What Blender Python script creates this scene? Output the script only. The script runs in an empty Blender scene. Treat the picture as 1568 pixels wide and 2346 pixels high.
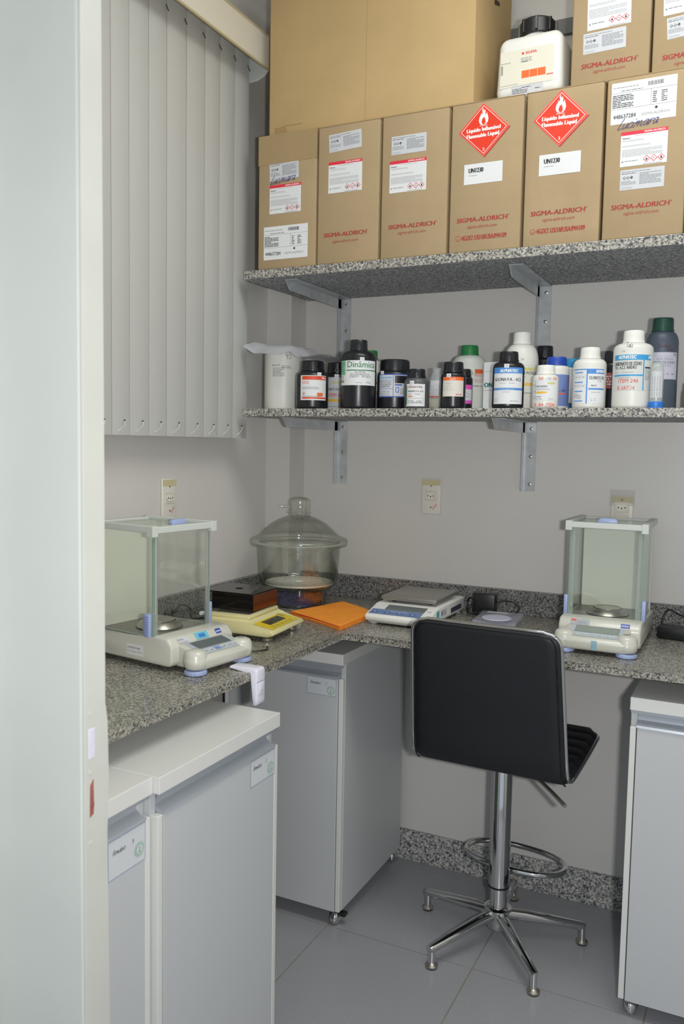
import bpy, bmesh, math, random
from mathutils import Vector, Matrix
from mathutils.geometry import tessellate_polygon
PI = math.pi
scn = bpy.context.scene
COL = scn.collection
random.seed(7)

# ---------------------------------------------------------------- camera
CAM = Vector((1.56197, -2.67181, 1.43399))
YAW, PITCH, ROLL, FPX = 0.456510, -0.0802279, 0.0180014, 1946.65
fwd = Vector((-math.sin(YAW)*math.cos(PITCH), math.cos(YAW)*math.cos(PITCH), math.sin(PITCH)))
r0 = Vector((math.cos(YAW), math.sin(YAW), 0)); u0 = r0.cross(fwd)
rgt = r0*math.cos(ROLL) + u0*math.sin(ROLL)
upv = -r0*math.sin(ROLL) + u0*math.cos(ROLL)
cd = bpy.data.cameras.new('camera'); cam = bpy.data.objects.new('camera', cd); COL.objects.link(cam)
M = Matrix.Identity(4)
for i in range(3):
    M[i][0] = rgt[i]; M[i][1] = upv[i]; M[i][2] = -fwd[i]; M[i][3] = CAM[i]
cam.matrix_world = M
cd.sensor_fit = 'HORIZONTAL'; cd.sensor_width = 36; cd.lens = 36*FPX/1568
cd.clip_start = 0.05
cd.dof.use_dof = True; cd.dof.focus_distance = 2.35; cd.dof.aperture_fstop = 9
scn.camera = cam

# ---------------------------------------------------------------- world, lights, exposure
w = bpy.data.worlds.new('world'); scn.world = w; w.use_nodes = True
w.node_tree.nodes['Background'].inputs[0].default_value = (0.80, 0.90, 1.0, 1)
w.node_tree.nodes['Background'].inputs[1].default_value = 0.58
def area(name, loc, rot, sx, sy, power, col):
    l = bpy.data.lights.new(name, 'AREA'); l.shape = 'RECTANGLE'; l.size = sx; l.size_y = sy
    l.energy = power; l.color = col
    o = bpy.data.objects.new(name, l); COL.objects.link(o); o.location = loc; o.rotation_euler = rot
    return o
area('ceiling_light', (1.45, -1.25, 2.96), (0, 0, 0), 1.2, 0.6, 14.5, (0.985, 1.0, 0.96))
area('uplight_fill', (1.45, -1.25, 2.72), (PI, 0, 0), 1.1, 0.5, 9, (0.98, 1.0, 0.965))      # added upward fill to brighten the upper walls, no such fixture seen
fl = area('flash_light', CAM + rgt*0.13 + upv*0.0 - fwd*0.02, (0, 0, 0), 0.06, 0.035, 21, (1.0, 0.985, 0.97))
fl.matrix_world = Matrix.Translation(fl.location) @ M.to_3x3().to_4x4()
vs = scn.view_settings
vs.view_transform = 'Standard'; vs.look = 'None'; vs.exposure = 0.0; vs.gamma = 1.0
vs.use_curve_mapping = False

# ---------------------------------------------------------------- materials
def sr(r, g, b):
    return tuple((c/255/12.92 if c/255 <= 0.04045 else ((c/255+0.055)/1.055)**2.4) for c in (r, g, b))
MC = {}
def mat(name, col, rough=0.5, metal=0.0, var=0.0, vscale=30, bump=0.0, bscale=200, spec=0.5, coat=0.0, trans=0.0, emit=0):
    if name in MC: return MC[name]
    m = bpy.data.materials.new(name); m.use_nodes = True
    nt = m.node_tree; b = nt.nodes['Principled BSDF']
    b.inputs['Base Color'].default_value = (*sr(*col), 1)
    b.inputs['Roughness'].default_value = rough; b.inputs['Metallic'].default_value = metal
    b.inputs['Specular IOR Level'].default_value = spec; b.inputs['Coat Weight'].default_value = coat
    b.inputs['Transmission Weight'].default_value = trans
    if var or bump:
        tc = nt.nodes.new('ShaderNodeTexCoord')
    if var:
        n = nt.nodes.new('ShaderNodeTexNoise'); n.inputs['Scale'].default_value = vscale; n.inputs['Detail'].default_value = 4
        nt.links.new(tc.outputs['Object'], n.inputs['Vector'])
        mr = nt.nodes.new('ShaderNodeMapRange'); mr.inputs[1].default_value = 0.3; mr.inputs[2].default_value = 0.7
        mr.inputs[3].default_value = 1-var; mr.inputs[4].default_value = 1+var
        nt.links.new(n.outputs['Fac'], mr.inputs[0])
        mx = nt.nodes.new('ShaderNodeVectorMath'); mx.operation = 'SCALE'
        mx.inputs[0].default_value = sr(*col); nt.links.new(mr.outputs[0], mx.inputs['Scale'])
        nt.links.new(mx.outputs[0], b.inputs['Base Color'])
    if bump:
        n = nt.nodes.new('ShaderNodeTexNoise'); n.inputs['Scale'].default_value = bscale; n.inputs['Detail'].default_value = 3
        nt.links.new(tc.outputs['Object'], n.inputs['Vector'])
        bp = nt.nodes.new('ShaderNodeBump'); bp.inputs['Strength'].default_value = bump; bp.inputs['Distance'].default_value = 0.002
        nt.links.new(n.outputs['Fac'], bp.inputs['Height']); nt.links.new(bp.outputs[0], b.inputs['Normal'])
    MC[name] = m
    return m
def glass_mat(name, tint, edge=0.5, base=0.06, dark=None, rough=0.03, top=0.75):
    if name in MC: return MC[name]
    m = bpy.data.materials.new(name); m.use_nodes = True; nt = m.node_tree; nt.nodes.clear()
    out = nt.nodes.new('ShaderNodeOutputMaterial'); mx = nt.nodes.new('ShaderNodeMixShader')
    tr = nt.nodes.new('ShaderNodeBsdfTransparent'); tr.inputs[0].default_value = (*tint, 1)
    gl = nt.nodes.new('ShaderNodeBsdfGlossy'); gl.inputs['Roughness'].default_value = rough
    gl.inputs[0].default_value = (0.9, 0.95, 0.92, 1)
    lw = nt.nodes.new('ShaderNodeLayerWeight'); lw.inputs[0].default_value = edge
    mr = nt.nodes.new('ShaderNodeMapRange'); mr.inputs[3].default_value = base; mr.inputs[4].default_value = top
    pw = nt.nodes.new('ShaderNodeMath'); pw.operation = 'POWER'; pw.inputs[1].default_value = 3
    nt.links.new(lw.outputs['Facing'], pw.inputs[0]); nt.links.new(pw.outputs[0], mr.inputs[0])
    if dark:      # longer path through the wall at grazing angles absorbs more
        mc = nt.nodes.new('ShaderNodeMix'); mc.data_type = 'RGBA'; mc.inputs[6].default_value = (*tint, 1); mc.inputs[7].default_value = (*dark, 1)
        p2 = nt.nodes.new('ShaderNodeMath'); p2.operation = 'POWER'; p2.inputs[1].default_value = 2.6
        nt.links.new(lw.outputs['Facing'], p2.inputs[0]); nt.links.new(p2.outputs[0], mc.inputs[0]); nt.links.new(mc.outputs[2], tr.inputs[0])
    nt.links.new(mr.outputs[0], mx.inputs[0]); nt.links.new(tr.outputs[0], mx.inputs[1]); nt.links.new(gl.outputs[0], mx.inputs[2])
    nt.links.new(mx.outputs[0], out.inputs[0]); MC[name] = m
    return m
def film_mat(name, col, alpha, rough=0.25):
    if name in MC: return MC[name]
    m = mat(name, col, rough); m.node_tree.nodes['Principled BSDF'].inputs['Alpha'].default_value = alpha
    return m
def granite(name, s=1.0, c=(1.0, 1.0, 1.0), contrast=1.0, rough=0.22):
    if name in MC: return MC[name]
    m = bpy.data.materials.new(name); m.use_nodes = True; nt = m.node_tree; b = nt.nodes['Principled BSDF']
    tc = nt.nodes.new('ShaderNodeTexCoord'); N = nt.nodes.new; L = nt.links.new
    n0 = N('ShaderNodeTexNoise'); n0.inputs['Scale'].default_value = 60*s; n0.inputs['Detail'].default_value = 3
    L(tc.outputs['Object'], n0.inputs['Vector'])
    ad = N('ShaderNodeVectorMath'); ad.operation = 'MULTIPLY_ADD'; ad.inputs[1].default_value = (0.012,)*3
    L(n0.outputs['Color'], ad.inputs[0]); L(tc.outputs['Object'], ad.inputs[2])
    v = N('ShaderNodeTexVoronoi'); v.inputs['Scale'].default_value = 170*s
    L(ad.outputs[0], v.inputs['Vector'])
    cr = N('ShaderNodeValToRGB'); cr.color_ramp.interpolation = 'LINEAR'
    sp = N('ShaderNodeSeparateColor'); L(v.outputs['Color'], sp.inputs[0])
    n1 = N('ShaderNodeTexNoise'); n1.inputs['Scale'].default_value = 90*s; n1.inputs['Detail'].default_value = 5
    L(tc.outputs['Object'], n1.inputs['Vector'])
    mxx = N('ShaderNodeMath'); mxx.operation = 'MULTIPLY_ADD'; mxx.inputs[1].default_value = 0.55*contrast
    mm = N('ShaderNodeMath'); mm.operation = 'MULTIPLY_ADD'; mm.inputs[1].default_value = 1.9*contrast; mm.inputs[2].default_value = -0.72*contrast+(1-contrast)*0.2
    L(n1.outputs['Fac'], mm.inputs[0]); L(sp.outputs[0], mxx.inputs[0]); L(mm.outputs[0], mxx.inputs[2])
    L(mxx.outputs[0], cr.inputs[0])
    el = cr.color_ramp.elements
    stops = [(0.0, (34, 37, 43)), (0.22, (76, 78, 82)), (0.36, (128, 128, 127)), (0.52, (164, 159, 148)), (0.70, (188, 184, 176)), (1.0, (212, 211, 206))]
    while len(el) < len(stops): el.new(0.5)
    for e, (p_, q) in zip(el, stops):
        e.position = p_; k = sr(*q); e.color = (k[0]*c[0], k[1]*c[1], k[2]*c[2], 1)
    L(cr.outputs[0], b.inputs['Base Color']); b.inputs['Roughness'].default_value = rough
    MC[name] = m
    return m
def cardboard(name, col):
    if name in MC: return MC[name]
    m = mat(name, col, 0.8, var=0.05, vscale=6, spec=0.2)
    nt = m.node_tree; b = nt.nodes['Principled BSDF']; N = nt.nodes.new; L = nt.links.new
    tc = N('ShaderNodeTexCoord')
    wv = N('ShaderNodeTexWave'); wv.bands_direction = 'X'; wv.inputs['Scale'].default_value = 45; wv.inputs['Distortion'].default_value = 0.6
    n = N('ShaderNodeTexNoise'); n.inputs['Scale'].default_value = 25; n.inputs['Detail'].default_value = 5
    L(tc.outputs['Object'], wv.inputs['Vector']); L(tc.outputs['Object'], n.inputs['Vector'])
    a = N('ShaderNodeMath'); a.operation = 'MULTIPLY_ADD'; a.inputs[1].default_value = 0.035
    L(wv.outputs['Fac'], a.inputs[0]); L(n.outputs['Fac'], a.inputs[2])
    bp = N('ShaderNodeBump'); bp.inputs['Strength'].default_value = 0.35; bp.inputs['Distance'].default_value = 0.003
    L(a.outputs[0], bp.inputs['Height']); L(bp.outputs[0], b.inputs['Normal'])
    return m
WALL = mat('painted_wall', (211, 209, 205), 0.35, var=0.02, vscale=3, bump=0.05, bscale=60, spec=0.35)
CEIL = mat('ceiling_paint', (225, 224, 218), 0.8)
TILE = mat('floor_tile', (156, 157, 162), 0.28, var=0.05, vscale=160)
GROUT = mat('grout', (138, 132, 118), 0.9, var=0.1, vscale=40)
GRAN = granite('granite_counter', 2.5, (0.80, 0.80, 0.755), 0.85)
GRAND = granite('granite_splash', 2.1, (0.62, 0.64, 0.68), 0.72)
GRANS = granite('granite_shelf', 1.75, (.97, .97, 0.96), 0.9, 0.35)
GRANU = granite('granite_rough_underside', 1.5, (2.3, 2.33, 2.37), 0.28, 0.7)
LAM = mat('white_laminate', (193, 196, 198), 0.35, var=0.01, vscale=5)
EDGE = mat('laminate_edge', (217, 218, 215), 0.4)
ALU = mat('aluminium', (176, 182, 190), 0.35, metal=0.35)
GALV = mat('galvanised_steel', (190, 194, 197), 0.38, metal=0.3, var=0.12, vscale=25)
CHROME = mat('chrome', (215, 215, 215), 0.07, metal=1.0)
STEEL = mat('brushed_steel', (182, 178, 168), 0.3, metal=0.9)
STEELP = mat('grey_pan_plate', (146, 143, 137), 0.38, metal=0.5)
LEATH = mat('black_leather', (24, 25, 30), 0.5, var=0.04, vscale=60, bump=0.12, bscale=350)
BLKP = mat('black_plastic', (26, 27, 30), 0.35)
BLKB = mat('black_bottle_plastic', (30, 31, 36), 0.3)
WHTP = mat('white_plastic', (234, 234, 229), 0.35)
WHTB = mat('white_bottle_plastic', (228, 228, 222), 0.4)
CREAM = mat('balance_housing', (205, 205, 194), 0.3, coat=0.2)
ROOF = mat('balance_frame', (205, 210, 204), 0.35)
BLUEP = mat('blue_plastic', (160, 174, 214), 0.4)
BACKP = mat('balance_back_panel', (216, 219, 204), 0.5)
PAPER = mat('white_paper', (226, 228, 230), 0.6)
PAPERD = mat('grey_paper', (205, 207, 212), 0.6)
INK = mat('ink_black', (50, 52, 56), 0.6)
INKG = mat('ink_grey', (140, 144, 150), 0.6)
INKL = mat('ink_light_grey', (178, 181, 185), 0.6)
RED = mat('ink_red', (225, 48, 70), 0.5)
REDC = mat('print_red', (166, 58, 50), 0.7)
FLAM = mat('placard_red', (232, 60, 36), 0.4)
ORG = mat('ink_orange', (240, 110, 50), 0.5)
PEN = mat('pen_blue', (48, 52, 130), 0.5)
PENR = mat('pen_red', (225, 80, 70), 0.5)
LBLUE = mat('label_blue', (75, 140, 215), 0.5)
CYANL = mat('label_cyan', (60, 160, 215), 0.5)
YEL = mat('label_yellow', (235, 185, 55), 0.5)
YEL2 = mat('label_lime', (205, 200, 60), 0.5)
GRN = mat('label_green', (50, 130, 80), 0.5)
WHI = mat('print_white', (240, 240, 240), 0.5)
GLS = glass_mat('clear_glass', (0.975, 0.982, 0.972), 0.35, 0.05)
GLE = mat('glass_edge', (146, 166, 156), 0.2)
UPR = film_mat('clear_upright', (190, 198, 192), .35, .15)
CARD = cardboard('cardboard', (174, 152, 119))
CARDB = cardboard('cardboard_light', (196, 168, 122))
CARDT = cardboard('paper_tape_brown', (168, 145, 108))

# ---------------------------------------------------------------- mesh helpers
def link(name, me, mats, parent=None, smooth=None, loc=None):
    if not isinstance(mats, (list, tuple)): mats = [mats]
    for m in mats: me.materials.append(m)
    if smooth is not None:
        for p in me.polygons: p.use_smooth = True
        me.set_sharp_from_angle(angle=math.radians(smooth))
    o = bpy.data.objects.new(name, me); COL.objects.link(o)
    if parent: o.parent = parent
    if loc is not None: o.location = loc
    return o
def obj(name, bm, mats, parent=None, smooth=None, loc=None):
    me = bpy.data.meshes.new(name); bmesh.ops.recalc_face_normals(bm, faces=bm.faces)
    bm.to_mesh(me); bm.free()
    return link(name, me, mats, parent, smooth, loc)
def thing(name, label, cat, loc=(0, 0, 0), rz=0.0, group=None):
    o = bpy.data.objects.new(name, None); COL.objects.link(o); o.empty_display_size = 0.05
    o.location = loc; o.rotation_euler = (0, 0, rz); o['label'] = label; o['category'] = cat
    if group: o['group'] = group
    return o
def tag(o, label, cat, group=None):
    o['label'] = label; o['category'] = cat
    if group: o['group'] = group
    return o
def struct(o): o['kind'] = 'structure'; return o
def box(bm, x0, x1, y0, y1, z0, z1, bev=0.0, seg=2):
    r = bmesh.ops.create_cube(bm, size=1.0); vs_ = r['verts']
    for v in vs_:
        v.co = Vector((x0+(v.co.x+.5)*(x1-x0), y0+(v.co.y+.5)*(y1-y0), z0+(v.co.z+.5)*(z1-z0)))
    if bev:
        es = list({e for v in vs_ for e in v.link_edges})
        bmesh.ops.bevel(bm, geom=es, offset=bev, segments=seg, profile=0.5, affect='EDGES')
    return bm
def BX(*a, **k): return box(bmesh.new(), *a, **k)
def lathe(bm, prof, seg=40, cx=0, cy=0, z=0, ridge=None):
    rings = []
    for (r, h) in prof:
        if r < 1e-6: rings.append([bm.verts.new((cx, cy, z+h))]); continue
        ring = []
        for i in range(seg):
            a = 2*PI*i/seg; rr = r
            if ridge and ridge[0] <= h <= ridge[1]: rr = r*(1+ridge[2]*(1 if i % 2 else -1))
            ring.append(bm.verts.new((cx+rr*math.cos(a), cy+rr*math.sin(a), z+h)))
        rings.append(ring)
    for a, b in zip(rings, rings[1:]):
        if len(a) == 1 and len(b) == 1: continue
        for i in range(seg):
            j = (i+1) % seg
            if len(a) == 1: bm.faces.new((a[0], b[j], b[i]))
            elif len(b) == 1: bm.faces.new((a[i], a[j], b[0]))
            else: bm.faces.new((a[i], a[j], b[j], b[i]))
    return bm
def prism(bm, prof, x0, x1, axis='x', bev=0.0):
    """profile polygon of (a,b) swept between x0 and x1 along the axis"""
    def P(t, a, b): return {'x': (t, a, b), 'y': (a, t, b), 'z': (a, b, t)}[axis]
    A = [bm.verts.new(P(x0, a, b)) for a, b in prof]; B = [bm.verts.new(P(x1, a, b)) for a, b in prof]
    n = len(prof); fs = [bm.faces.new(A[::-1]), bm.faces.new(B)]
    for i in range(n): fs.append(bm.faces.new((A[i], A[(i+1) % n], B[(i+1) % n], B[i])))
    if bev:
        es = list({e for f in fs for e in f.edges})
        bmesh.ops.bevel(bm, geom=es, offset=bev, segments=2, profile=0.5, affect='EDGES')
    return bm
def tube(bm, pts, rad, seg=12, closed=False, cap=True):
    pts = [Vector(p) for p in pts]; n = len(pts)
    rads = rad if isinstance(rad, (list, tuple)) else [rad]*n
    rings = []; prev = None
    for i, p in enumerate(pts):
        if closed: t = pts[(i+1) % n]-pts[i-1]
        else: t = pts[min(i+1, n-1)]-pts[max(i-1, 0)]
        t.normalize()
        if prev is None:
            a = Vector((0, 0, 1)) if abs(t.z) < .9 else Vector((1, 0, 0)); nrm = t.cross(a).normalized()
        else: nrm = (prev-t*prev.dot(t)).normalized()
        prev = nrm; bn = t.cross(nrm)
        rings.append([bm.verts.new(p+(nrm*math.cos(2*PI*k/seg)+bn*math.sin(2*PI*k/seg))*rads[i]) for k in range(seg)])
    rng = range(n if closed else n-1)
    for i in rng:
        a, b = rings[i], rings[(i+1) % n]
        for k in range(seg): bm.faces.new((a[k], a[(k+1) % seg], b[(k+1) % seg], b[k]))
    if cap and not closed: bm.faces.new(rings[0][::-1]); bm.faces.new(rings[-1])
    return bm
def spline(pts, n=8, closed=False):
    P = [Vector(p) for p in pts]; out = []; m = len(P)
    for i in range(m if closed else m-1):
        if closed: a, b, c, d = P[i-1], P[i], P[(i+1) % m], P[(i+2) % m]
        else: a, b, c, d = P[max(i-1, 0)], P[i], P[i+1], P[min(i+2, m-1)]
        for k in range(n):
            t = k/n
            out.append(0.5*((2*b)+(c-a)*t+(2*a-5*b+4*c-d)*t*t+(3*b-a-3*c+d)*t**3))
    if not closed: out.append(P[-1])
    return out

# ---------------------------------------------------------------- flat print (labels, lettering)
TXT = {}
def text_geo(s, bold):
    k = (s, bold)
    if k in TXT: return TXT[k]
    c = bpy.data.curves.new('t', 'FONT'); c.body = s; c.size = 1; c.resolution_u = 2; c.offset = bold
    o = bpy.data.objects.new('t', c); me = o.to_mesh()
    vs_ = [(v.co.x, v.co.y) for v in me.vertices]; fs = [tuple(p.vertices) for p in me.polygons]
    o.to_mesh_clear(); bpy.data.objects.remove(o); bpy.data.curves.remove(c)
    x0 = min(v[0] for v in vs_); x1 = max(v[0] for v in vs_)
    TXT[k] = ([((a-x0)/(x1-x0), b/0.73) for a, b in vs_], fs)
    return TXT[k]
FLAME = [(-.02, 0), (-.17, .02), (-.27, .14), (-.30, .30), (-.25, .46), (-.17, .60), (-.15, .70), (-.09, .58), (-.07, .72), (-.10, .86), (-.03, 1.0), (-.02, .86), (.04, .78), (.08, .90), (.12, .74), (.10, .62), (.16, .56), (.19, .70), (.26, .50), (.30, .32), (.25, .13), (.14, .02)]
FLIN = [(0, .02), (-.10, .08), (-.13, .20), (-.09, .32), (-.04, .42), (-.01, .36), (.02, .48), (.08, .36), (.11, .24), (.12, .12), (.07, .04)]
HAND = {' ': (.5, []), 'L': (.55, [[(.15, 1.9), (.05, 1), (0, .05), (.2, .0), (.5, .15)]]),
 'u': (.7, [[(0, .9), (.05, .15), (.25, 0), (.45, .3), (.5, .95), (.52, .1), (.7, .1)]]), 'c': (.6, [[(.5, .85), (.25, 1), (0, .5), (.15, .03), (.6, .12)]]),
 'i': (.35, [[(0, .9), (.05, .05), (.35, .12)], [(.1, 1.35), (.16, 1.45)]]), 'm': (1.15, [[(0, 0), (.05, 1), (.12, .6), (.3, 1), (.42, .7), (.42, 0), (.5, .6), (.68, 1), (.8, .7), (.82, .05), (1.15, .12)]]),
 'a': (.75, [[(.5, .85), (.25, 1), (0, .5), (.2, 0), (.45, .35), (.52, .98), (.55, .05), (.75, .12)]]), '\u00e1': (.75, [[(.5, .85), (.25, 1), (0, .5), (.2, 0), (.45, .35), (.52, .98), (.55, .05), (.75, .12)], [(.3, 1.3), (.5, 1.6)]]),
 'r': (.55, [[(0, 1), (.05, 0), (.12, .6), (.3, 1), (.55, .85)]]), 'o': (.7, [[(.3, 1), (.02, .5), (.25, 0), (.52, .5), (.3, 1), (.7, .8)]]),
 'A': (.95, [[(0, 0), (.4, 1.9), (.75, 0)], [(.15, .7), (.68, .7)]]), 'T': (.9, [[(0, 1.7), (.85, 1.8)], [(.45, 1.75), (.38, 0)]]), 's': (.5, [[(.4, .95), (.12, .9), (.1, .6), (.38, .4), (.3, .03), (0, .1)]]),
 '\u00ed': (.35, [[(0, .9), (.05, .05), (.35, .12)], [(.08, 1.2), (.25, 1.5)]]), '1': (.4, [[(0, 1.1), (.2, 1.5)], [(.2, 1.5), (.18, 0)]]), '4': (.8, [[(.3, 1.6), (0, .7), (.65, .75)], [(.5, 1.2), (.42, -.1)]]),
 '3': (.7, [[(0, 1.45), (.3, 1.6), (.5, 1.3), (.2, .9), (.52, .55), (.35, .05), (0, .1)]])}
class Decal:
    def __init__(s): s.q = []
    def rect(s, u0, v0, u1, v1, m, l=1): s.q.append(('r', u0, v0, u1, v1, m, l)); return s
    def poly(s, pts, m, l=1): s.q.append(('p', pts, m, l)); return s
    def text(s, t, u, v, w, h, m, l=2, bold=0.0, shear=0.0, rot=0.0):
        s.q.append(('t', t, u, v, w, h, m, l, bold, shear, rot)); return s
    def frame(s, u0, v0, u1, v1, t, m, l=1):
        s.rect(u0, v0, u1, v0+t, m, l); s.rect(u0, v1-t, u1, v1, m, l); s.rect(u0, v0+t, u0+t, v1-t, m, l); s.rect(u1-t, v0+t, u1, v1-t, m, l); return s
    def lines(s, u0, v0, u1, v1, n, m, l=1, fill=0.9, h=0.4):
        p_ = (v1-v0)/n
        for i in range(n):
            x = u0; end = u0+(u1-u0)*(fill if i % 4 != 3 else fill*random.uniform(.4, .9))
            while x < end-p_*.3:
                ww = p_*random.uniform(1.2, 3.2); e = min(x+ww, end)
                s.rect(x, v0+p_*i, e, v0+p_*(i+h), m, l); x = e+p_*.35
        return s
    def bars(s, u0, v0, u1, v1, n, m, l=1):
        x = u0; p_ = (u1-u0)/n
        for i in range(n):
            s.rect(u0+p_*i, v0, u0+p_*(i+random.uniform(.3, .75)), v1, m, l)
        return s
    def stroke(s, pts, wd, m, l=2):
        P = [Vector((a, b, 0)) for a, b in pts]
        for i in range(len(P)-1):
            d = P[i+1]-P[i]
            if d.length < 1e-6: continue
            d.normalize(); n = Vector((-d.y, d.x, 0))*wd/2; a = P[i]-d*wd*.25; b = P[i+1]+d*wd*.25
            s.poly([((a-n).x, (a-n).y), ((b-n).x, (b-n).y), ((b+n).x, (b+n).y), ((a+n).x, (a+n).y)], m, l+(i % 3)*.1)
        return s
    def hand(s, t, u, v, h, wd, m, l=2, slant=.25, sx=1.0):
        for ch in t:
            adv, strokes = HAND[ch]
            for st_ in strokes:
                pts = [(p_.x, p_.y) for p_ in spline([(a, b, 0) for a, b in st_], 4)] if len(st_) > 2 else st_
                s.stroke([(u+(a+b*slant)*h*sx, v+b*h) for a, b in pts], wd, m, l)
            u += adv*h*sx
        return s
    def diamond(s, u, v, r, m, l=1): return s.poly([(u-r, v), (u, v-r), (u+r, v), (u, v+r)], m, l)
    def ghs(s, u, v, r, kind, l=1):
        s.diamond(u, v, r, RED, l); s.diamond(u, v, r*.78, PAPER, l+1)
        if kind == 0: s.poly([(u+a*r*.9, v-r*.4+b*r*.8) for a, b in FLAME], INK, l+2)
        elif kind == 1:
            s.rect(u-r*.35, v-r*.05, u+r*.1, v+r*.12, INKG, l+2); s.rect(u-r*.1, v-r*.2, u+r*.35, v-r*.08, INKG, l+2)
        else: s.poly([(u-r*.35, v-r*.35), (u+r*.35, v-r*.35), (u+r*.15, v+r*.05), (u+r*.15, v+r*.4), (u-r*.15, v+r*.4), (u-r*.15, v+r*.05)], INK, l+2)
        return s
    def build(s, name, parent, fn, curved=False):
        V = []; F = []; MI = []; ms = []
        def mi(m):
            if m not in ms: ms.append(m)
            return ms.index(m)
        def addpoly(pts, l, m):
            if len(pts) > 4 or (len(pts) == 4 and l == -99):
                tri = tessellate_polygon([[Vector((a, b, 0)) for a, b in pts]])
            else: tri = [tuple(range(len(pts)))]
            b0 = len(V); V.extend(fn(a, b, l) for a, b in pts)
            for t in tri: F.append(tuple(b0+k for k in t)); MI.append(mi(m))
        for q in s.q:
            if q[0] == 'r':
                _, a, b, c, d, m, l = q; n = max(1, int(abs(c-a)/0.006)) if curved else 1
                for i in range(n):
                    x0 = a+(c-a)*i/n; x1 = a+(c-a)*(i+1)/n
                    addpoly([(x0, b), (x1, b), (x1, d), (x0, d)], l, m)
            elif q[0] == 'p': addpoly(q[1], q[3], q[2])
            else:
                _, t, u, v, w_, h, m, l, bold, sh, rot = q
                vs_, fs = text_geo(t, 0.0); cr, s_ = math.cos(rot), math.sin(rot); k = mi(m)
                for ci, off in enumerate((0, 1, -1) if bold > .004 else (0,)):
                    b0 = len(V); dx = off*h*min(bold*2.6, .07)
                    for a, b in vs_:
                        x = a*w_+b*h*sh+dx; y = b*h
                        V.append(fn(u+x*cr-y*s_, v+x*s_+y*cr, l+ci*.12))
                    for f in fs: F.append(tuple(b0+i for i in f)); MI.append(k)
        me = bpy.data.meshes.new(name); me.from_pydata([tuple(v) for v in V], [], F)
        for m in ms: me.materials.append(m)
        me.polygons.foreach_set('material_index', MI); me.update()
        o = bpy.data.objects.new(name, me); COL.objects.link(o); o.parent = parent
        return o
def plane(o, du, dv, lift=0.0004, step=0.00022):
    o = Vector(o); du = Vector(du).normalized(); dv = Vector(dv).normalized(); n = du.cross(dv)
    return lambda u, v, l: o+du*u+dv*v+n*(lift+step*l)
def cyl(r, ang, z0=0.0, lift=0.0004, step=0.0002):
    """u=0 at the angle ang; u to the right as seen from outside"""
    def f(u, v, l):
        R_ = r+lift+step*l; a = ang+u/r
        return Vector((R_*math.cos(a), R_*math.sin(a), z0+v))
    return f

# ================================================================ SETTING
XR, YF, ZC = 2.7, -3.3, 3.0
fbase = struct(obj('floor', BX(-0.1, XR, YF, 0.1, -0.10, -0.0015), GROUT))
tme = None
for i in range(-1, 6):
    for j in range(0, 8):
        x0 = 0.47+(i-1)*0.45; x1 = x0+0.45; y1 = -0.05-(j-1)*0.45 if j else 0.0; y0 = -0.05-j*0.45
        x0 = max(x0, 0.0); x1 = min(x1, XR); y0 = max(y0, YF)
        if x1-x0 < 0.02 or y1-y0 < 0.02: continue
        obj('tile', BX(x0+.0017, x1-.0017, y0+.0017, y1-.0017, -0.0014, 0.0, bev=0.0004, seg=1), TILE, fbase)
struct(obj('wall_back', BX(-0.1, XR, 0.0, 0.1, -0.1, ZC), WALL))
struct(obj('wall_left', BX(-0.1, 0.0, YF, 0.0, -0.1, ZC), WALL))
struct(obj('wall_right', BX(XR, XR+0.1, YF, 0.1, -0.1, ZC), WALL))
struct(obj('ceiling', BX(-0.1, XR+0.1, YF, 0.1, ZC, ZC+0.1), CEIL))
struct(obj('trim_1', BX(0.0, 0.0958, -0.106, 0.0, 0.0, ZC), WALL))          # boxed corner pillar
BBM = granite('granite_base', 1.5, (1.5, 1.54, 1.6), 0.6, 0.3)
struct(obj('baseboard_back', BX(0.0958, XR, -0.012, 0.0, 0.0, 0.106, bev=.001, seg=1), BBM))
struct(obj('baseboard_left', BX(0.0, 0.012, YF, -0.106, 0.0, 0.106, bev=.001, seg=1), BBM))
struct(obj('wall_band', BX(0.0958, XR, -0.012, 0.0, 2.668, 2.712), mat('grey_band', (120, 122, 122), 0.5)))  # dark grey band along the back wall near the ceiling
# door frame in the foreground
JF = mat('frame_paint', (194, 200, 195), 0.4, var=0.03, vscale=5, bump=0.1, bscale=14)
JE = mat('frame_edge_paint', (192, 194, 187), 0.4, var=0.03, vscale=9, bump=0.15, bscale=18)
struct(obj('wall_front', BX(0.0, 0.56, -1.86, -1.752, 0.0, ZC), WALL))
dj = struct(obj('door_1', BX(0.56, 0.732, -1.792, -1.752, 0.0, 2.15, bev=.004), JF))
jm = obj('jamb_strip', prism(bmesh.new(), [(-1.7905, 0), (-1.7905, 2.15), (-1.7505, 2.15), (-1.7485, 1.4), (-1.7488, 1.06), (-1.744, 1.03), (-1.742, 0.95), (-1.7455, 0.86), (-1.742, 0.6), (-1.737, 0.0)], 0.730, 0.7355, bev=.0008), JE, dj)
bm = BX(0.734, 0.7362, -1.783, -1.7705, 0.985, 1.028, bev=.0008)
obj('strike_hole', bm, mat('strike_pale', (206, 206, 220), 0.4, var=0.05, vscale=80), dj)
bm = bmesh.new(); prism(bm, [(-1.7815, .900), (-1.7805, .946), (-1.774, .954), (-1.7735, .922), (-1.7725, .918), (-1.7745, .903)], 0.7345, 0.7362)
obj('bolt_hole', bm, mat('bare_brick_red', (150, 88, 78), 0.8, var=0.3, vscale=120), dj)
for z in (1.050, 0.965, 0.862):
    bm = bmesh.new(); tube(bm, [(0.735, -1.779, z), (0.7368, -1.779, z)], .0028, 10)
    obj('screw_head', bm, JE, dj)

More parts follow.
